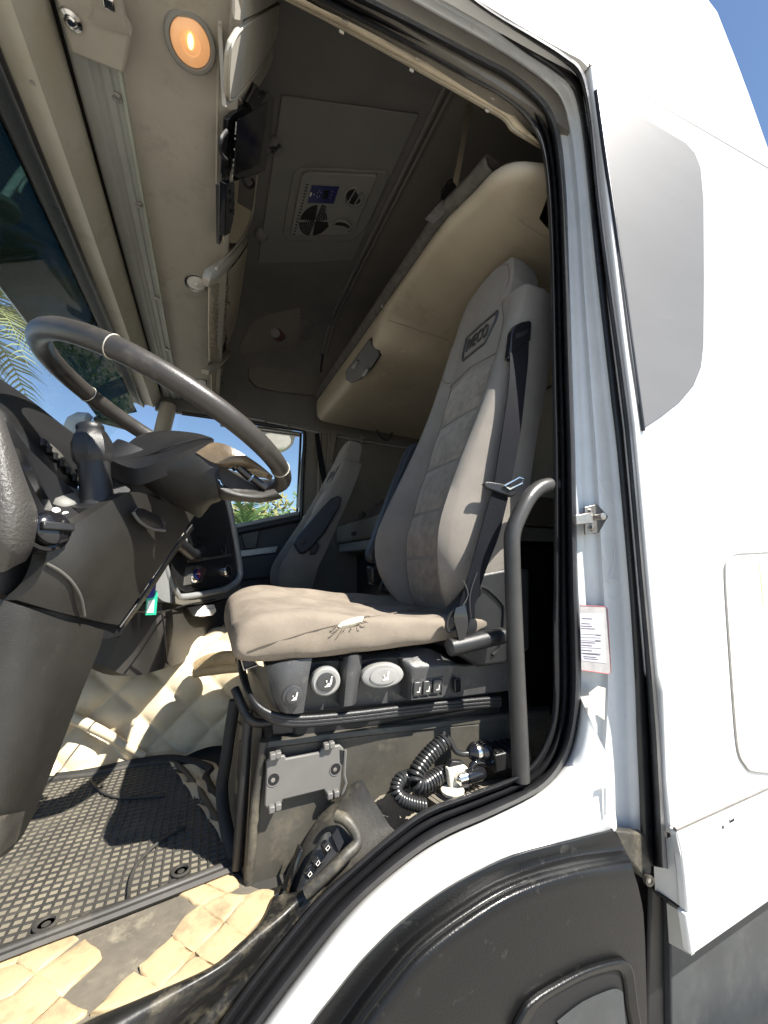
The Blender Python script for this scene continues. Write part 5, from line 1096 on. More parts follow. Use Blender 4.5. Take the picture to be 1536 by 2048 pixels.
# bellows rim wrapping the front
for k_, (dv, du) in enumerate(((0, 0), (7, 3), (13, 7))):
    tube('bellows_fold', spl([P(478 + du, 1310 + dv, Y=1.05), P(482 + du, 1340 + dv, Y=.90), P(498 + du, 1388 + dv, Y=.82), P(530 + du, 1422 + dv, Y=.79), P(590, 1436 + dv, Y=.785), P(700, 1428 + dv, Y=.79), P(850, 1410 + dv, Y=.80), P(1000, 1396 + dv, Y=.81)], 5), .006, 'dark_plastic', seat, n=8)
surf('panel_front', [[P(533, 1334, Y=.79), P(516, 1330, Y=.84), P(496, 1318, Y=.92), P(486, 1300, Y=1.1)], [P(546, 1398, Y=.79), P(528, 1392, Y=.84), P(508, 1378, Y=.92), P(494, 1340, Y=1.1)], [P(562, 1426, Y=.79), P(536, 1418, Y=.84), P(512, 1400, Y=.92), P(498, 1365, Y=1.1)]], 'console_brown', seat, nu=3, nv=3)
box('suspension', (.42, 1.02, -.30), (.50, .38, .11), 'pure_black', seat, bevel=.01)
plate('gap_shade', PS([(545, 1436), (1000, 1402), (1000, 1436), (545, 1470)], .835), DY * .02, 'dark_plastic', seat, bevel=.002)  # dark plate standing in for the shade between control panel and box
# buckle hardware at the front corner and the bent release bar
for (a, b, c, d) in (((468, 1268), (482, 1262), (496, 1290), (476, 1318)), ((482, 1318), (500, 1312), (516, 1330), (488, 1340))):
    plate('strap_buckle', PS([a, b, c, d], .84), DY * .01, 'dark_plastic', seat, bevel=.003)
    q = [P((x[0] * .7 + 3 * .1 * x[0]), x[1], Y=.838) for x in (a, b, c, d)]
    tube('buckle_wire', [P(x[0], x[1], Y=.837) for x in (a, b, c, d)], .0018, 'steel_grey', seat, n=5, closed=True)
tube('release_bar', spl([P(470, 1378, Y=.88), P(476, 1392, Y=.87), P(488, 1420, Y=.86), P(502, 1440, Y=.85), P(520, 1446, Y=.85), P(548, 1444, Y=.85)], 5), .009, 'dark_plastic', seat, n=10)
# seat box on the floor
YB = .825
bx_ = plate('seat_box', PS([(530, 1492), (545, 1484), (880, 1452), (960, 1445), (1110, 1430), (1110, 1640), (760, 1640), (545, 1800), (492, 1786)], YB), DY * .44, 'seat_box', seat, bevel=.006)
surf('box_lid', [[P(532, 1496, Y=YB - .004), P(700, 1474, Y=YB - .004), P(872, 1456, Y=YB - .004), P(900, 1452, Y=YB - .002), P(1100, 1434, Y=YB)], [P(536, 1478, Y=YB + .004), P(700, 1458, Y=YB + .004), P(868, 1441, Y=YB + .004), P(900, 1437, Y=YB + .004), P(1100, 1420, Y=YB + .004)], [P(545, 1464, Y=YB + .05), P(700, 1446, Y=YB + .05), P(866, 1432, Y=YB + .05), P(900, 1428, Y=YB + .05), P(1100, 1412, Y=YB + .05)]], 'seat_box', bx_, nu=3, nv=3, thick=V((0, .01, -.01)))
# front face of the box: brown inset panel and posts
xf = P(505, 1600, Y=YB).x
fr_ = plate('box_front', [P(468, 1396, Y=1.12), P(506, 1450, Y=.86), P(488, 1770, Y=.83), P(447, 1600, Y=1.12)], V((.02, .01, 0)), 'box_panel', bx_, bevel=.002)
tube('box_post', [P(528, 1482, Y=YB), P(512, 1600, Y=YB), P(496, 1780, Y=YB)], .009, 'dusty_black', bx_, n=8)
tube('box_post', [P(496, 1420, Y=.86), P(487, 1560, Y=.855), P(474, 1736, Y=.85)], .010, 'dark_plastic', bx_, n=8)
plate('inset_frame', [P(478, 1440, Y=1.0), P(493, 1462, Y=.90), P(483, 1600, Y=.885), P(470, 1580, Y=1.0)], V((-.004, -.003, 0)), 'box_panel', fr_, bevel=.002)
plate('hand_hole', [P(484, 1478, Y=.93), P(489, 1486, Y=.90), P(484, 1572, Y=.895), P(479, 1550, Y=.93)], V((-.006, -.005, 0)), 'pure_black', fr_, bevel=0)
tube('black_edging', spl([P(470, 1400, Y=1.0), P(462, 1450, Y=1.0), P(452, 1520, Y=1.0), P(444, 1575, Y=1.0), P(450, 1640, Y=.95), P(470, 1720, Y=.88)], 5), .013, 'edge_binding', bx_, n=8)
# grey cover plate with tabs and screw holes
YP = .806
cv = plate('cover_plate', PS([(534, 1522), (541, 1515), (570, 1511), (572, 1518), (640, 1505), (645, 1496), (680, 1490), (688, 1498), (684, 1545), (680, 1585), (654, 1592), (648, 1580), (566, 1600), (562, 1614), (536, 1620), (529, 1612)], YP), DY * .008, 'cover_grey', seat, bevel=.0025)
for (u, v) in ((547, 1559), (671, 1538)):
    h_ = lathe('screw_hole', P(u, v, Y=YP), V((0, -1, 0)), [(.0125, -.002), (.0125, .0012), (.0105, .0012), (.0095, .0006)], 'cover_grey', cv, n=22)
    lathe('hole', P(u, v, Y=YP - .0008), V((0, -1, 0)), [(.0105, 0), (.0105, .0006), (.001, .0006)], 'pure_black', h_, n=20)
    lathe('screw', P(u - 1, v + 1, Y=YP - .0012), V((0, -1, 0)), [(.004, 0), (.004, .001), (.001, .0014)], 'steel_grey', h_, n=10)
for (u, v) in ((545, 1512), (556, 1509), (652, 1492), (663, 1489), (543, 1617), (556, 1612), (659, 1590), (672, 1586)):
    box('hinge_tab', P(u, v, Y=YP - .003), (.011, .014, .012), 'cover_grey', cv, bevel=.002)
tube('cover_edge', [P(691, 1500, Y=YP - .002), P(688, 1548, Y=YP - .002), P(692, 1565, Y=YP - .002), P(684, 1590, Y=YP - .002)], .003, 'cover_grey', cv, n=6)
plate('cover_slot', PS([(680, 1500), (688, 1502), (686, 1530), (681, 1525)], YP - .0012), DY * .001, 'pure_black', cv, bevel=0)
# reclining mechanism cover, belt anchor
sh_ = plate('side_shield', PS([(905, 1215), (925, 1195), (950, 1160), (968, 1146), (1010, 1138), (1060, 1138), (1060, 1300), (1010, 1328), (960, 1335), (900, 1300), (892, 1260)], .775), DY * .03, 'dark_plastic', seat, bevel=.008, seg=3)
tube('shield_rib', spl(PS([(955, 1172), (975, 1178), (1005, 1208), (1008, 1230), (1002, 1290), (985, 1310)], .772), 4), .004, 'dark_plastic', sh_, n=6)
lathe('shield_boss', P(950, 1182, Y=.775), V((0, -1, 0)), [(.016, 0), (.014, .010), (.006, .014)], 'dark_plastic', sh_, n=18)
rl = tube('recline_lever', [P(900, 1295, Y=.735), P(915, 1292, Y=.735), P(955, 1282, Y=.735), P(985, 1275, Y=.735), P(1004, 1271, Y=.74)], .019, 'dark_plastic', seat, n=18)
lathe('lever_end', P(902, 1294, Y=.735), V((-1, 0, -.05)), [(.019, -.002), (.018, .004), (.010, .008)], 'knob_dark', rl, n=18)

# seat belt
BELT = [(1019, 1058, 676, 682, .775), (1020, 1056, 720, 726, .765), (1017, 1050, 780, 786, .757), (1007, 1042, 850, 858, .750), (996, 1030, 920, 928, .745), (988, 1020, 970, 978, .742), (976, 1010, 1012, 1022, .74), (962, 997, 1062, 1074, .738), (948, 978, 1112, 1124, .736), (934, 962, 1160, 1170, .735), (918, 946, 1212, 1222, .735), (908, 936, 1248, 1256, .735)]
bl_ = ribbon('seat_belt', BELT, 'belt_webbing', seat, .0025, 5)
gd = plate('belt_guide', PS([(1024, 662), (1030, 650), (1045, 643), (1060, 640), (1064, 646), (1062, 680), (1056, 684), (1040, 690), (1030, 720), (1018, 714)], .768), DY * .02, 'gloss_black', seat, bevel=.003)
plate('guide_slot', PS([(1032, 668), (1056, 658), (1055, 668), (1032, 678)], .7665), DY * .002, 'pure_black', gd, bevel=0)
tg = plate('belt_tongue', PS([(968, 968), (974, 962), (1000, 966), (1018, 970), (1032, 980), (1032, 990), (1024, 994), (1000, 986), (974, 976)], .732), DY * .012, 'dark_plastic', seat, bevel=.003)
tube('tongue_loop', PS([(1008, 972), (1038, 955), (1046, 958), (1044, 966), (1020, 978)], .728), .0028, 'chrome', tg, n=6, closed=True)
ribbon('belt_end', [(912, 930, 1216, 1210, .725), (908, 936, 1236, 1238, .722), (914, 934, 1262, 1262, .722), (918, 928, 1282, 1280, .722)], 'gloss_black', seat, .004, 4)
tube('belt_loop', spl(PS([(912, 1222), (900, 1230), (893, 1246), (897, 1262), (908, 1258), (918, 1236)], .735), 4), .004, 'dark_plastic', seat, n=6)
for (a, b, c) in (((926, 1160), (936, 1190), (918, 1222)), ((954, 1145), (940, 1190), (942, 1235))):
    tube('belt_edge', spl([P(*a, Y=.7335), P(*b, Y=.7315), P(*c, Y=.7305)], 4), .0014, 'knob_dark', bl_, n=5)
# folded armrest on the far side of the driver seat
ar = plate('armrest', PS([(818, 896), (826, 887), (838, 884), (842, 900), (815, 985), (796, 1030), (780, 1060), (776, 1130), (740, 1122), (738, 1105), (752, 1070), (790, 965)], 1.28), DY * .05, 'door_blue_black', seat, bevel=.01, seg=3)
plate('armrest_hinge', PS([(742, 1132), (772, 1134), (778, 1175), (745, 1168)], 1.27), DY * .05, 'dark_plastic', seat, bevel=.008)
tube('air_hose', spl(PS([(792, 1140), (772, 1155), (762, 1180), (780, 1186)], 1.22), 4), .007, 'cord_rubber', seat, n=6)

# passenger seat
pseat = thing('passenger_seat', 'brown grey fabric passenger seat with folded black armrest beside the far window', 'seat', (.45, 2.25, FZ))
PREF = P(694, 885, Y=2.25); PREF.y = 2.25
TP = seat_xf(PREF, .80, .14)
make_back(pseat, TP)
text_mesh('badge_lettering', 'IVECO', TP(back_pt(.776, 0, .0035)), ex_, ey_, .06, 'knob_dark', pseat, .0015, width=.092)
pa = plate('armrest', PS([(588, 1086), (596, 1072), (640, 1022), (664, 996), (678, 990), (685, 996), (680, 1014), (650, 1066), (626, 1094), (612, 1106), (600, 1108)], 2.04), DY * .05, 'door_blue_black', pseat, bevel=.012, seg=3)
lathe('armrest_pivot', P(606, 1084, Y=2.035), V((0, -1, 0)), [(.012, 0), (.012, .004), (.006, .005)], 'dark_plastic', pa, n=16)
plate('recliner', PS([(622, 1092), (636, 1084), (640, 1092), (632, 1108), (620, 1110)], 2.05), DY * .03, 'dark_plastic', pseat, bevel=.006)
rows = []
for (x, zt, zb, w) in ((.14, -.20, -.25, .17), (.15, -.16, -.27, .19), (.20, -.135, -.28, .2), (.35, -.14, -.28, .2), (.55, -.15, -.27, .19)):
    rows.append([V((x, 2.25 - w, zb)), V((x, 2.25 - w - .01, (zt + zb) / 2)), V((x, 2.25 - w + .02, zt)), V((x, 2.25, zt - .01)), V((x, 2.25 + w - .02, zt)), V((x, 2.25 + w, zb))])
surf('cushion', rows, 'seat_fabric', pseat, nu=4, nv=4, auto=70)
box('seat_box', (.38, 2.25, -.43), (.40, .38, .28), 'dark_plastic', pseat, bevel=.01)
ribbon('seat_belt', [(630, 638, 868, 866, 2.74), (634, 645, 905, 905, 2.70), (640, 652, 945, 945, 2.66), (648, 656, 985, 980, 2.60), (640, 648, 1010, 1006, 2.55)], 'belt_webbing', pseat, .004)

# ================================================================== lower bunk, blanket, curtain
lbk = thing('lower_bunk', 'pale lower bunk with padded edge behind the two seats', 'bunk bed', (1.2, 2.0, FZ))
box('mattress', (1.30, 2.0, .225), (.88, 1.6, .13), 'bunk_cloth', lbk, bevel=.02, seg=3)
box('bunk_rail', (1.30, 2.0, .125), (.84, 1.58, .06), 'console_silver', lbk, bevel=.006)
plate('latch', PS([(704, 1064), (713, 1062), (713, 1071), (705, 1072)], 2.02), DY * .02, 'dark_plastic', lbk, bevel=.002)
box('bunk_base', (1.38, 2.0, -.25), (.7, 1.6, .66), 'dark_plastic', lbk, bevel=.005)
blk = thing('crumpled_blanket', 'crumpled dark brown blanket on the lower bunk behind the passenger seat', 'blanket', (1.15, 2.4, .29))
random.seed(5)
rows = []
for i in range(22):
    r_ = []
    for j in range(26):
        x = .88 + .5 * i / 21; y = 1.75 + .95 * j / 25
        edge = min(i, 21 - i, j, 25 - j) / 4.0
        h = (.05 + .045 * math.sin(x * 31 + 3 * math.sin(y * 9)) + .03 * math.sin(y * 37 + x * 22) + random.uniform(-.008, .008)) * min(1, edge)
        r_.append(V((x + .01 * math.sin(j), y, .292 + max(0, h))))
    rows.append(r_)
surf('blanket', rows, 'blanket_cloth', blk, auto=80)
cur = thing('side_curtain', 'gathered brown curtain hanging beside the far door pillar', 'curtain', P(652, 1000, Y=2.78))
for k_ in range(7):
    u = 641 + k_ * 4.2; du = random.uniform(-3, 3)
    tube('pleat', spl([P(u + 1.2 * k_, 866, Y=2.79), P(u + du, 905, Y=2.78), P(u - 2 + du * .6, 950, Y=2.78), P(u - 3, 1005, Y=2.79)], 4), lambda t: .012 + .006 * t, 'curtain_cloth', cur, n=8)
pl_ = thing('hanging_cable', 'thin black cable looping below the upper bunk by the rear wall', 'cable', P(765, 875, Y=2.75))
tube('cable', spl(PS([(748, 852), (762, 874), (775, 880), (784, 868), (782, 858), (796, 857)], 2.6), 5), .008, 'cord_rubber', pl_, n=6)
bx3 = thing('wall_hook', 'small pale plastic hook on the far wall under the upper bunk', 'hook', P(727, 875, Y=2.8))
plate('hook_plate', PS([(722, 870), (731, 872), (731, 886), (722, 885)], 2.79), DY * .02, 'bunk_cloth', bx3, bevel=.004)
lathe('hook_peg', P(726, 880, Y=2.785), V((0, -1, .3)), [(.008, 0), (.008, .02), (.012, .025), (.002, .028)], 'bunk_cloth', bx3, n=12)
# ================================================================== rubber floor mat
ZM = FZ + .010
def FL(u, v, dz=0.0): return P(u, v, Z=FZ + dz)
fmat = thing('floor_mat', 'ribbed black rubber floor mat full of pale dust in front of the driver seat', 'floor mat', (-.2, 1.1, FZ))
MO = [(-140, 1972), (0, 1909), (235, 1820), (466, 1729), (470, 1720), (458, 1692), (436, 1648), (404, 1592), (372, 1548), (352, 1529), (332, 1525), (270, 1533), (180, 1552), (90, 1563), (-140, 1590)]
mo = [FL(u, v, .010) for u, v in MO]
plate('base_sheet', mo, V((0, 0, -.008)), 'mat_dust', fmat, bevel=0)
def inside(x, y, poly):
    c = False; n = len(poly)
    for i in range(n):
        a, b = poly[i], poly[(i + 1) % n]
        if (a.y > y) != (b.y > y) and x < (b.x - a.x) * (y - a.y) / (b.y - a.y) + a.x: c = not c
    return c
def clip(axis, c, poly):
    """crossings of the outline with the line axis = c, sorted along the other axis"""
    out = []; o = 1 - axis; n = len(poly)
    for i in range(n):
        a, b = poly[i], poly[(i + 1) % n]
        if (a[axis] > c) != (b[axis] > c):
            t = (c - a[axis]) / (b[axis] - a[axis]); out.append(a[o] + (b[o] - a[o]) * t)
    return sorted(out)
vs, fs = [], []
def rib(p, q, w, h, z):
    d = (q - p).normalized(); s_ = V((-d.y, d.x, 0)); k_ = len(vs)
    for e in (p, q):
        for (a, hh) in ((-w, 0), (-w * .55, h), (w * .55, h), (w, 0)): vs.append(V((e.x, e.y, z)) + s_ * a + V((0, 0, hh)))
    for i in range(3): fs.append((k_ + i, k_ + i + 1, k_ + 5 + i, k_ + 4 + i))
    fs.append((k_, k_ + 1, k_ + 2, k_ + 3)); fs.append((k_ + 4, k_ + 5, k_ + 6, k_ + 7))
inner = [p + (sum(mo, V()) / len(mo) - p).normalized() * .012 for p in mo]
SPX, SPY = .0160, .0160
x = min(p.x for p in inner) + .005
while x < max(p.x for p in inner):
    cs = clip(0, x, inner)
    for a, b in zip(cs[::2], cs[1::2]):
        if b - a > .01: rib(V((x, a, 0)), V((x, b, 0)), .0024, .0030, ZM)
    x += SPX
y = min(p.y for p in inner) + .006
while y < max(p.y for p in inner):
    cs = clip(1, y, inner)
    for a, b in zip(cs[::2], cs[1::2]):
        if b - a > .01: rib(V((a, y, 0)), V((b, y, 0)), .0022, .0026, ZM)
    y += SPY
tag(mk('rib_grid', vs, fs, 'mat_rubber', fmat), kind='stuff')
tube('mat_border', [p + V((0, 0, .002)) for p in mo], .008, 'mat_rubber', fmat, n=8, closed=True)
near = [(-140, 1965), (0, 1903), (235, 1814), (464, 1724)]
surf('near_border', [[FL(u, v, .014) for u, v in near], [FL(u + 3, v + 8, .018) for u, v in near], [FL(u + 6, v + 17, .014) for u, v in near], [FL(u + 8, v + 22, .004) for u, v in near]], 'mat_rubber', fmat, nu=3)
for pts in (((257, 1795), (260, 1762), (272, 1732), (296, 1703), (330, 1676), (372, 1652)), ((182, 1560), (196, 1578), (222, 1592), (262, 1596), (330, 1590))):
    tube('mould_line', spl([FL(u, v, .016) for u, v in pts], 6), .0032, 'mat_rubber', fmat, n=8)
for (u, v) in ((92, 1848), (362, 1742)):
    c = FL(u, v, .014); lathe('fixing_ring', c, V((0, 0, 1)), [(.017, 0), (.017, .002), (.015, .003), (.012, .003), (.011, .0), (.006, .0), (.004, .001)], 'mat_rubber', fmat, n=24)

# ================================================================== quilted vinyl over the engine tunnel and floor
def pillow(a, b, s_, h):
    u = (a + b) / s_; v = (a - b) / s_
    return h * (abs(math.sin(math.pi * u)) * abs(math.sin(math.pi * v))) ** .45
tun = thing('quilted_tunnel_cover', 'cream diamond quilted vinyl cover over the engine tunnel beside the floor mat', 'cover', (-.2, 1.5, FZ))
prof_t = [(1.405, FZ + .004), (1.425, FZ + .02), (1.445, FZ + .08), (1.46, FZ + .15), (1.48, FZ + .22), (1.52, FZ + .268), (1.60, FZ + .29), (1.75, FZ + .30), (2.0, FZ + .30)]
pr = spl([V((0, y, z)) for y, z in prof_t], 12)
ln = [0]
for p, q in zip(pr, pr[1:]): ln.append(ln[-1] + (q - p).length)
rows = []
NX = 190
for i in range(NX + 1):
    x = -.95 + 1.25 * i / NX; r_ = []
    for k_, p in enumerate(pr):
        q = pr[min(k_ + 1, len(pr) - 1)]; o = pr[max(k_ - 1, 0)]; t = (q - o).normalized(); n_ = V((0, -t.z, t.y))
        sag = .010 * math.sin(x * 9 + ln[k_] * 5) + .006 * math.sin(x * 23 - ln[k_] * 12)
        bulge = .05 * math.exp(-((x - .16) / .12) ** 2) * min(1, ln[k_] / .12)
        r_.append(V((x, p.y, p.z)) + n_ * (pillow(x * .9 + .03, ln[k_] * .9, .125, .024) + sag * min(1, ln[k_] / .1) + bulge))
    rows.append(r_)
surf('quilt', rows, 'quilt_vinyl', tun, auto=80)
tube('quilt_fold', spl([P(138, 1432, Y=1.42), P(200, 1462, Y=1.415), P(250, 1490, Y=1.41), P(290, 1512, Y=1.40)], 5), lambda t: .016 - .006 * t, 'quilt_vinyl', tun, n=10)
tube('quilt_roll', spl([P(395, 1335, Y=1.40), P(420, 1322, Y=1.38), P(450, 1316, Y=1.34), P(482, 1316, Y=1.28)], 5), .022, 'quilt_dirty', tun, n=10)
tube('quilt_roll', spl([P(390, 1345, Y=1.40), P(425, 1340, Y=1.37), P(455, 1336, Y=1.33), P(485, 1334, Y=1.28)], 5), .016, 'quilt_dirty', tun, n=10)
tube('black_binding', spl([FL(-60, 1580, .012), FL(90, 1557, .012), FL(180, 1545, .014), FL(260, 1527, .016), FL(330, 1517, .018), FL(375, 1522, .018), FL(420, 1538, .016), FL(412, 1556, .010), FL(424, 1582, .010), FL(436, 1598, .010), FL(445, 1592, .012), FL(449, 1570, .012)], 5), .011, 'edge_binding', tun, n=8)
# flat quilted strip right of the mat
rows = []
for i in range(41):
    r_ = []
    for j in range(51):
        a, b = i / 40, j / 50
        p = FL(336 + 134 * a, 1528 + 200 * a, .006).lerp(FL(432 + 48 * a, 1530 + 190 * a, .006), b)
        r_.append(p + V((0, 0, pillow(p.x, p.y, .125, .014))))
    rows.append(r_)
surf('floor_quilt', rows, 'quilt_vinyl', tun, auto=80)

# ================================================================== torn quilt at the sill
sq = thing('torn_sill_quilt', 'torn dirty cream quilt showing dark felt between the mat and door sill', 'cover', FL(250, 1880))
plate('felt_backing', [FL(u, v, .004) for u, v in ((-160, 1990), (0, 1925), (240, 1835), (470, 1742), (500, 1772), (550, 1790), (552, 1840), (500, 1890), (440, 1945), (300, 2010), (160, 2090), (-160, 2250))], V((0, 0, -.003)), 'felt_dark', sq, bevel=0)
Q = [[(1050, 1330), (1100, 1255), (1130, 1212), (1180, 1250), (1205, 1290), (1228, 1335), (1162, 1374), (1100, 1352)], [(846, 1376), (950, 1330), (1066, 1284), (1046, 1336), (1100, 1358), (1170, 1378), (1105, 1412), (1038, 1442), (1000, 1428), (940, 1395), (900, 1372)],
     [(1042, 1446), (1108, 1414), (1172, 1380), (1270, 1390), (1215, 1455), (1150, 1520), (1100, 1495), (1070, 1478)], [(884, 1592), (950, 1510), (1022, 1442), (1080, 1486), (1145, 1527), (1075, 1605), (1000, 1680), (950, 1660), (915, 1625)],
     [(1155, 1526), (1218, 1455), (1278, 1392), (1345, 1362), (1402, 1368), (1390, 1430), (1372, 1470), (1262, 1592), (1210, 1560)], [(1006, 1684), (1080, 1606), (1152, 1532), (1210, 1565), (1264, 1600), (1235, 1670), (1200, 1720), (1100, 1752), (1055, 1722)],
     [(714, 1762), (800, 1680), (880, 1606), (915, 1632), (950, 1668), (996, 1690), (905, 1785), (822, 1872), (765, 1830), (735, 1800)], [(828, 1874), (910, 1788), (1002, 1700), (1050, 1728), (1094, 1756), (1060, 1800), (990, 1840)],
     [(470, 1996), (580, 1890), (690, 1786), (750, 1825), (818, 1876), (770, 1915), (640, 1962)], [(112, 1678), (220, 1625), (335, 1580), (402, 1610), (300, 1690), (182, 1786), (130, 1765), (86, 1742)],
     [(190, 1795), (310, 1705), (432, 1626), (480, 1665), (522, 1712), (420, 1805), (312, 1902), (250, 1845)], [(-60, 1900), (0, 1774), (84, 1744), (130, 1768), (184, 1796), (120, 1850), (60, 1902), (-20, 1940)],
     [(-120, 2060), (0, 1936), (62, 1906), (125, 1852), (187, 1800), (245, 1850), (304, 1906), (230, 1980), (160, 2048), (60, 2110)], [(164, 2050), (235, 1985), (312, 1912), (375, 1955), (440, 1992), (400, 2030), (320, 2066), (230, 2090)], [(-60, 1770), (0, 1718), (60, 1696), (112, 1676), (84, 1740), (0, 1768)]]
random.seed(21)
for q in Q:
    o = [FL(x / 2.566 + random.uniform(-.5, .5), 1250 + y / 2.566 + random.uniform(-.5, .5), .006) for x, y in q]
    c = sum(o, V()) / len(o); o = [c + (p - c) * 1.035 for p in o]
    o = [p for i in range(len(o)) for p in (o[i], o[i].lerp(o[(i + 1) % len(o)], .5))]
    o = [p + V((random.uniform(-.0015, .0015), random.uniform(-.0015, .0015), 0)) for p in o]
    c = sum(o, V()) / len(o); n = len(o)
    lift = [random.uniform(.0, .003) for _ in o]
    rings = [[p + V((0, 0, -.004)) for p in o], [p + V((0, 0, l)) for p, l in zip(o, lift)], [c + (p - c) * .86 + V((0, 0, .002 + l * .5)) for p, l in zip(o, lift)], [c + (p - c) * .55 + V((0, 0, .0032)) for p in o], [c + (p - c) * .2 + V((0, 0, .0034)) for p in o]]
    v_ = [p for r_ in rings for p in r_] + [c + V((0, 0, .0035))]
    f_ = grid_faces(len(rings), n, cc=True) + [((len(rings) - 1) * n + i, (len(rings) - 1) * n + (i + 1) % n, len(v_) - 1) for i in range(n)]
    mk('quilt_patch', v_, f_, 'quilt_dirty', sq, smooth=True, auto=70)
for pts in () and (((500, 1690), (610, 1600), (735, 1545), (800, 1500), (880, 1440)), ((540, 1720), (600, 1760), (660, 1775)), ((660, 1480), (735, 1545), (800, 1600)), ((330, 1900), (420, 1820), (540, 1720))):
    tube('stitch_line', spl([FL(x / 2.566, 1250 + y / 2.566, .006) for x, y in pts], 4), .003, 'quilt_dirty', sq, n=5)

# scuffed trim along the sill, up to the door seal
A_ = [(-40, 2215), (60, 2125), (165, 2050), (300, 1990), (420, 1935), (478, 1888), (524, 1842), (548, 1792)]
B_ = [(190, 2420), (300, 2260), (380, 2135), (450, 2032), (520, 1938), (574, 1870), (620, 1815), (660, 1772)]
rows = [[FL(u, v, .0) for u, v in A_], [FL(u, v, .022) for u, v in A_]]
for t, dz, Y in ((.25, .030, None), (.5, .026, None), (.75, 0, .712), (.95, 0, .703), (1.0, 0, .72)):
    r_ = []
    for a, b in zip(A_, B_):
        u, v = a[0] + (b[0] - a[0]) * t, a[1] + (b[1] - a[1]) * t
        q1 = FL(u, v, .025); q2 = P(u, v, Y=.706); w = min(1, max(0, (t - .2) / .6))
        r_.append(q1.lerp(q2, w) if Y is None else P(u, v, Y=Y))
    rows.append(r_)
surf('sill_trim', rows, 'sill_black', cab, nu=4, nv=3, auto=70)
# raised dusty floor behind the sill and the ribbed pad on it
led = plate('rear_floor_ledge', [P(u, v, Y=y) for u, v, y in ((640, 1700, .80), (760, 1590, .82), (800, 1578, .824), (1110, 1545, .824), (1110, 1600, .70), (960, 1610, .70), (880, 1642, .70), (780, 1700, .70), (690, 1790, .70))], V((0, 0, -.03)), 'floor_dirt', cab, bevel=.002)
for i in range(11):
    t = i / 10; a = (846 + 100 * t, 1592 - 20 * t); b = (880 + 92 * t, 1616 - 26 * t)
    pa_ = P(a[0], a[1], Y=.775); pb_ = P(b[0], b[1], Y=.722)
    tube('pad_rib', [pa_ + V((0, 0, .004)), pb_ + V((0, 0, .004))], .0045, 'floor_dirt', led, n=6)

# ================================================================== loose window switch panel on the sill
wsp = thing('window_switch_panel', 'scratched black panel with window switches leaning by the seat box', 'switch panel', P(680, 1720, Y=.74))
rows = G([[(668, 1600, .815), (692, 1580, .80), (714, 1561, .785), (726, 1562, .775)],
          [(640, 1640, .80), (676, 1640, .765), (715, 1625, .755), (752, 1608, .745)],
          [(612, 1690, .79), (650, 1690, .755), (700, 1680, .74), (780, 1652, .725)],
          [(590, 1740, .785), (630, 1740, .75), (670, 1740, .733), (792, 1676, .705)],
          [(572, 1795, .78), (600, 1800, .75), (625, 1796, .73), (690, 1748, .706)],
          [(562, 1830, .78), (574, 1840, .755), (590, 1838, .735), (636, 1792, .71)]])
surf('panel_shell', rows, 'dusty_black', wsp, nu=4, nv=4, thick=V((-.006, .012, -.010)))
cl = plate('switch_cluster', [P(u, v, Y=y) for u, v, y in ((642, 1680, .742), (650, 1666, .742), (660, 1662, .738), (676, 1696, .716), (675, 1706, .714), (650, 1736, .716), (616, 1768, .722), (602, 1786, .728), (600, 1775, .735), (615, 1735, .742))], V((-.004, .012, -.010)), 'seat_console', wsp, bevel=.003)
for (q) in (((646, 1690), (656, 1680), (664, 1700), (652, 1712)), ((626, 1722), (636, 1712), (646, 1728), (632, 1742)), ((612, 1746), (620, 1736), (628, 1748), (616, 1762))):
    k_ = plate('window_switch', [P(u, v, Y=.716) for u, v in q], V((-.003, .012, -.004)), 'gloss_black', cl, bevel=.002)
    cxy = (sum(a for a, b in q) / 4, sum(b for a, b in q) / 4)
    tube('pictogram', [P(cxy[0] + a, cxy[1] + b, Y=.7145) for a, b in ((-3, 2), (2, -5), (5, 0), (0, 6))], .0007, 'print_white', k_, n=4, closed=True)
plate('empty_slot', [P(u, v, Y=y) for u, v, y in ((664, 1672, .727), (675, 1656, .727), (688, 1684, .712), (678, 1704, .710))], V((-.001, .004, -.002)), 'pure_black', wsp, bevel=0)
tube('pull_ridge', spl([P(u, v, Y=y) for u, v, y in ((672, 1632, .748), (692, 1640, .735), (712, 1668, .722), (712, 1690, .714), (690, 1712, .706), (650, 1752, .704), (612, 1786, .71))], 5), .010, 'dusty_black', wsp, n=8)
plate('side_wedge', [P(u, v, Y=y) for u, v, y in ((560, 1800, .785), (602, 1690, .79), (606, 1700, .772), (590, 1745, .765), (568, 1822, .765))], V((-.004, .008, 0)), 'gloss_black', wsp, bevel=.002)

# ================================================================== coiled hose and air gun
gun = thing('air_gun_hose', 'black coiled air hose with blow gun lying behind the driver seat box', 'air hose', P(870, 1590, Y=.75))
def coil(path, R_, r, turns, name):
    path = spl(path, 10); L_ = [0]
    for a, b in zip(path, path[1:]): L_.append(L_[-1] + (b - a).length)
    fr = frames(path); pts = []; N = int(turns * 12); k_ = 0
    for i in range(N + 1):
        s_ = L_[-1] * i / N
        while k_ < len(L_) - 2 and L_[k_ + 1] < s_: k_ += 1
        t = (s_ - L_[k_]) / max(1e-9, L_[k_ + 1] - L_[k_]); c = path[k_].lerp(path[k_ + 1], t); a, b = fr[k_]
        an = 2 * math.pi * i / 12; pts.append(c + a * (R_ * math.cos(an)) + b * (R_ * math.sin(an)))
    return tube(name, pts, r, 'cord_rubber', gun, n=7)
coil([P(u, v, Y=y) for u, v, y in ((893, 1478, .765), (868, 1500, .762), (848, 1522, .758), (832, 1546, .752), (830, 1564, .748), (846, 1570, .75), (876, 1552, .762), (898, 1545, .77))], .0135, .0042, 26, 'coil')
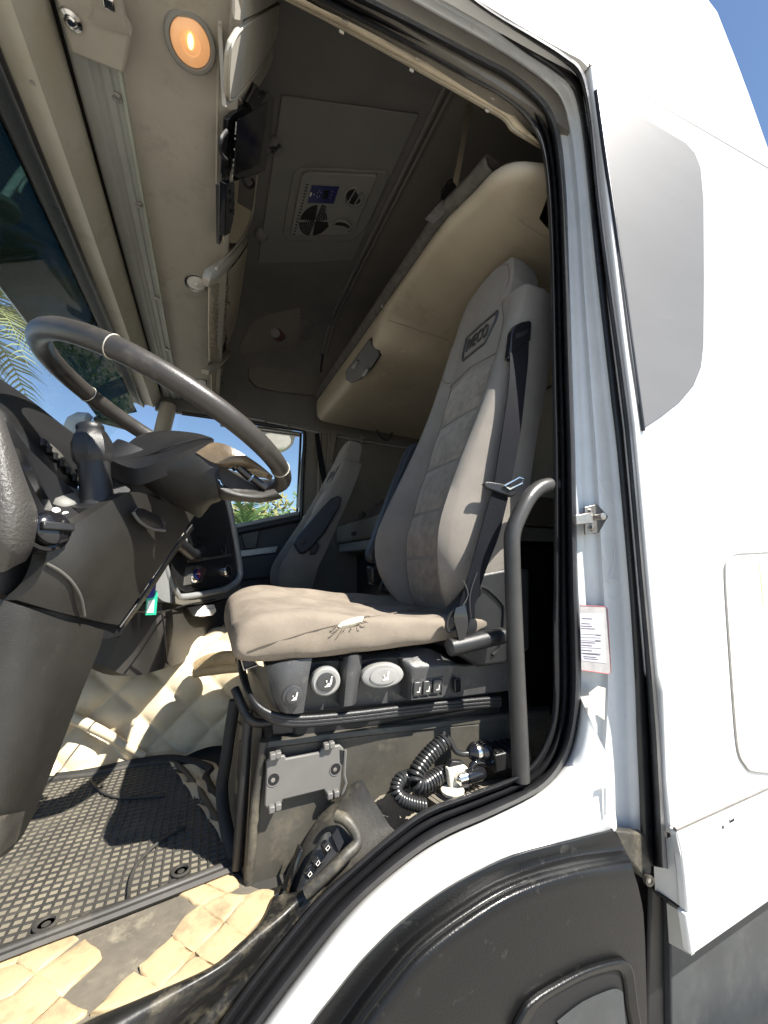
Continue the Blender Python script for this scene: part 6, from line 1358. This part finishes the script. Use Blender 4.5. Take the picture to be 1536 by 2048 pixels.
coil([P(u, v, Y=y) for u, v, y in ((822, 1552, .765), (800, 1560, .76), (792, 1580, .752), (800, 1596, .745), (822, 1606, .738), (850, 1612, .728))], .0105, .0036, 20, 'coil')
tube('hose_tail', spl([P(u, v, Y=y) for u, v, y in ((893, 1474, .76), (902, 1484, .758), (910, 1500, .755), (922, 1507, .752), (938, 1507, .75))], 5), .006, 'cord_rubber', gun, n=8)
b0 = P(936, 1505, Y=.75)
lathe('gun_head', b0, P(986, 1500, Y=.75) - b0, [(.008, 0), (.014, .006), (.019, .014), (.019, .03), (.021, .034), (.021, .052), (.015, .06)], 'gloss_black', gun, n=20)
lathe('gun_collar', b0, P(986, 1500, Y=.75) - b0, [(.0196, .015), (.0202, .018), (.0202, .027), (.0196, .029)], 'chrome', gun, n=20)
h0 = P(916, 1558, Y=.735)
lathe('gun_barrel', h0, P(982, 1540, Y=.735) - h0, [(.004, 0), (.011, .003), (.012, .02), (.014, .022), (.014, .055), (.010, .066)], 'gloss_black', gun, n=18)
lathe('gun_tip', h0, P(982, 1540, Y=.735) - h0, [(.005, -.006), (.0125, .0), (.013, .018), (.010, .019)], 'chrome', gun, n=18)
plate('gun_handle', PS([(896, 1538), (930, 1530), (940, 1540), (938, 1562), (944, 1566), (938, 1576), (905, 1584), (900, 1572)], .738), DY * .014, 'gun_cream', gun, bevel=.003)
plate('gun_top', PS([(896, 1538), (905, 1522), (928, 1524), (936, 1536)], .742), DY * .014, 'dark_plastic', gun, bevel=.002)
lathe('gun_foot', P(905, 1580, Y=.735), V((0, 0, 1)), [(.022, -.006), (.024, -.003), (.024, .001), (.02, .003)], 'gun_cream', gun, n=24)
tube('hook', spl(PS([(940, 1560), (944, 1530), (960, 1524), (976, 1528), (986, 1522)], .74), 4), .006, 'gloss_black', gun, n=8)
rb = thing('black_junction_box', 'black box with ribbed lid in the shade behind the grab handle', 'box', P(1020, 1500, Y=.80))
box('case', P(1010, 1508, Y=.80), (.11, .06, .04), 'dark_plastic', rb, bevel=.004)
for k_ in range(6): box('lid_rib', P(1010, 1508, Y=.80) + V((-.045 + .018 * k_, 0, .021)), (.006, .055, .004), 'gloss_black', rb, bevel=.001)
# ================================================================== outside: sun visor, mirrors, trees
vis = thing('sun_visor', 'dark tinted sun visor outside along the top of the windscreen', 'visor', (-.62, 1.7, .98))
vr = []
for (x, z) in ((-.505, 1.045), (-.56, 1.022), (-.64, .985), (-.70, .945)):
    vr.append([V((x, y, z)) for y in (.45, 1.0, 1.7, 2.4, 3.0)])
surf('visor_sheet', vr, 'visor_tint', vis, nu=2, thick=V((-.002, 0, .005)))
tube('visor_lip', [r for r in vr[-1]], .004, 'gloss_black', vis, n=6)
for (u, v, w, h) in ((182, 645, 8, 20), (187, 676, 8, 22)):
    plate('bracket', [P(u - w / 2, v + h / 2, X=-.60), P(u + w * .2, v - h / 2, X=-.60), P(u + w, v - h / 2, X=-.60), P(u + w / 2, v + h / 2, X=-.60)], V((-.006, 0, 0)), 'white_paint', vis, bevel=.001)  # small white plates painting bright reflections in the visor, not brackets

def mirror(name, label, c, w, h, d, m='mirror_shell'):
    o = thing(name, label, 'mirror', c)
    rows = []
    for (t, k_) in ((0, .86), (.15, 1.0), (.5, .98), (.8, .8), (1.0, .45)):
        rows.append([c + V((-d * t, x * k_, z * k_)) for x, z in rrect(w, h, min(w, h) * .28, 4)])
    n = len(rows[0]); vs = [p for r_ in rows for p in r_]
    mk('housing', vs, grid_faces(5, n, cc=True) + [tuple(range(n)), tuple(range(4 * n, 5 * n))], m, o, smooth=True, auto=50)
    plate('mirror_glass', [c + V((.003, x * .92, z * .92)) for x, z in rrect(w * .9, h * .9, min(w, h) * .22, 4)], V((-.004, 0, 0)), 'chrome', o, bevel=0)
    return o
mA = P(545, 876, Y=3.12)
mo_ = thing('side_mirror', 'grey kerb mirror hanging outside the top of the far door window', 'mirror', mA)
lathe('housing', mA + V((-.01, 0, .07)), V((.1, -.15, -1)), [(.02, -.02), (.10, 0), (.155, .04), (.175, .09), (.165, .115), (.13, .12)], 'mirror_shell', mo_, n=30, sx=1.0, sy=1.5)
lathe('mirror_glass', mA + V((-.01, 0, .07)), V((.1, -.15, -1)), [(.145, .116), (.12, .128), (.002, .135)], 'chrome', mo_, n=30, sx=1.0, sy=1.5)
tube('mirror_arm', [mA + V((-.01, 0, .06)), mA + V((-.05, -.1, .22)), mA + V((-.05, -.25, .26))], .02, 'dark_plastic', mo_, n=8)
mB = P(192, 862, Y=3.05)
m2 = mirror('door_mirror', 'white backed door mirror seen past the steering wheel through the windscreen corner', mB + V((0, 0, -.08)), .34, .34, .16)
tube('mirror_arm', [mB + V((.02, -.1, .05)), mB + V((.15, -.2, .0)), mB + V((.3, -.28, -.05))], .02, 'dark_plastic', m2, n=8)
# front mirror bracket seen through the visor
fm = thing('front_mirror', 'white front mirror bracket outside behind the tinted sun visor', 'mirror', P(40, 370, X=-1.15))
tube('bracket_arm', spl([P(u, v, X=-1.15) for u, v in ((86, 290), (62, 322), (40, 350), (18, 380), (0, 408))], 5), .022, 'white_paint', fm, n=10)
tube('bracket_web', spl([P(u, v, X=-1.14) for u, v in ((80, 350), (62, 352), (48, 362), (36, 384))], 4), .012, 'white_paint', fm, n=8)
lathe('mirror_head', P(4, 414, X=-1.15), V((.3, -.3, -1)), [(.02, -.03), (.07, -.01), (.085, .02), (.07, .04)], 'mirror_shell', fm, n=20)

# palm tree beyond the windscreen
random.seed(4)
def frond(name, base, d, length, droop, parent, m='leaf_palm', nleaf=26, wid=.22):
    d = d.normalized(); pts = []; side = d.cross(V((0, 0, 1))).normalized()
    for i in range(13):
        t = i / 12; pts.append(base + d * (length * t) + V((0, 0, -droop * t * t * length + .10 * length * math.sin(t * 2.2))))
    vs, fs = [], []
    def tri(a, b, c): k_ = len(vs); vs.extend((a, b, c)); fs.append((k_, k_ + 1, k_ + 2))
    for i in range(12):
        w = .018 * (1 - i / 13) * length / 2.6; k_ = len(vs); up_ = V((0, 0, 1)) * w
        vs.extend((pts[i] - side * w, pts[i] + side * w, pts[i + 1] + side * w * .9, pts[i + 1] - side * w * .9, pts[i] - up_, pts[i + 1] - up_)); fs.append((k_, k_ + 1, k_ + 2, k_ + 3)); fs.append((k_, k_ + 4, k_ + 5, k_ + 3)); fs.append((k_ + 1, k_ + 4, k_ + 5, k_ + 2))
    for i in range(nleaf * 2):
        t = .10 + .88 * (i // 2) / nleaf; s_ = 1 if i % 2 else -1
        f = t * 12; k_ = min(int(f), 11); p = pts[k_].lerp(pts[k_ + 1], f - k_); tan = (pts[k_ + 1] - pts[k_]).normalized()
        ll = wid * length * (.55 + .6 * math.sin(math.pi * min(1, t + .15))) * random.uniform(.85, 1.1)
        ld = (side * s_ * .8 + tan * .8 + V((0, 0, random.uniform(-.15, .35)))).normalized()
        tip = p + ld * ll + V((0, 0, -.18 * ll)); mid_ = p + ld * ll * .5 + V((0, 0, .02 * ll)); w = tan * (.035 * ll + .008)
        tri(p - w, p + w, mid_ + w * .8); tri(p - w, mid_ + w * .8, mid_ - w * .8); tri(mid_ - w * .8, mid_ + w * .8, tip)
    return mk(name, vs, fs, m, parent)
def palm(label, base, height, n, length, name='palm_tree', az=None, m='leaf_palm', droop=(.35, .75)):
    o = thing(name, label, 'palm tree', base)
    tube('trunk', spl([base, base + V((.05, .05, height * .4)), base + V((.0, .1, height * .8)), base + V((0, .1, height))], 4), lambda t: .24 - .07 * t, 'bark', o, n=12)
    top = base + V((0, .1, height))
    for i in range(n):
        a = 2 * math.pi * i / n + random.uniform(-.12, .12); el = random.choice((-.15, .1, .35, .6, .9))
        frond('frond', top, V((math.cos(a) * math.cos(el), math.sin(a) * math.cos(el), math.sin(el))), length * random.uniform(.85, 1.1), random.uniform(*droop), o, m)
    return o
dirp = P(-85, 640, Y=9.0)
palm('palm tree with arching pale green fronds seen through the windscreen', V((dirp.x, dirp.y, -1.95)), dirp.z + 1.95 + .3, 34, 2.6)

# trees beyond the far window
def leafball(name, c, rx, ry, rz, n, size, m, parent, seed):
    random.seed(seed); vs, fs = [], []
    cl = [V((random.gauss(0, .45), random.gauss(0, .45), random.gauss(0, .40))) for _ in range(max(6, n // 160))]
    for i in range(n):
        q = random.choice(cl) + V((random.gauss(0, .16), random.gauss(0, .16), random.gauss(0, .15)))
        if q.length > 1.15: continue
        p = c + V((q.x * rx, q.y * ry, q.z * rz))
        a = V((random.uniform(-1, 1), random.uniform(-1, 1), random.uniform(-1, 1))).normalized(); b = a.orthogonal().normalized()
        s_ = size * random.uniform(.6, 1.3); k_ = len(vs)
        vs.extend((p - a * s_, p + b * s_ * .35, p + a * s_, p - b * s_ * .35)); fs.append((k_, k_ + 1, k_ + 2, k_ + 3))
    return mk(name, vs, fs, m, parent)
def tree(label, u, v_top, Y, w, m, seed, n=5200, size=.09, name='leafy_tree', zbot=-1.95):
    top = P(u, v_top, Y=Y); base = V((top.x, Y, zbot)); o = thing(name, label, 'tree', base); h = top.z - zbot
    tube('trunk', spl([base, base + V((.1, 0, h * .3)), base + V((0, .1, h * .62))], 4), lambda t: .16 - .09 * t, 'bark', o, n=10)
    random.seed(seed)
    for k_ in range(5):
        a = random.uniform(0, 6.28); tube('limb', spl([base + V((.05, 0, h * (.35 + .05 * k_))), base + V((math.cos(a) * w * .25, math.sin(a) * w * .25, h * (.55 + .05 * k_))), base + V((math.cos(a) * w * .45, math.sin(a) * w * .45, h * (.7 + .05 * k_)))], 4), lambda t: .06 - .045 * t, 'bark', o, n=6)
    leafball('crown', base + V((0, 0, h * .68)), w * .55, w * .55, h * .34, n, size, m, o, seed)
    return o
tree('tall yellowing leafy tree beyond the far door window', 492, 985, 9.0, 2.6, 'leaf_yellow', 31)
tree('dense bright green tree at the right of the far door window', 588, 990, 8.0, 2.2, 'leaf_green', 32, n=6500, size=.07)
tree('low green tree between the taller trees beyond the far window', 530, 1030, 12.0, 3.6, 'leaf_green', 33, n=4000, size=.11)
dp = P(492, 1040, Y=7.0)
palm('small spiky palm in front of the yellowing tree beyond the far window', V((dp.x, dp.y, -1.95)), dp.z + 1.95 - .15, 22, .8, 'fan_palm', m='leaf_green', droop=(.1, .4))
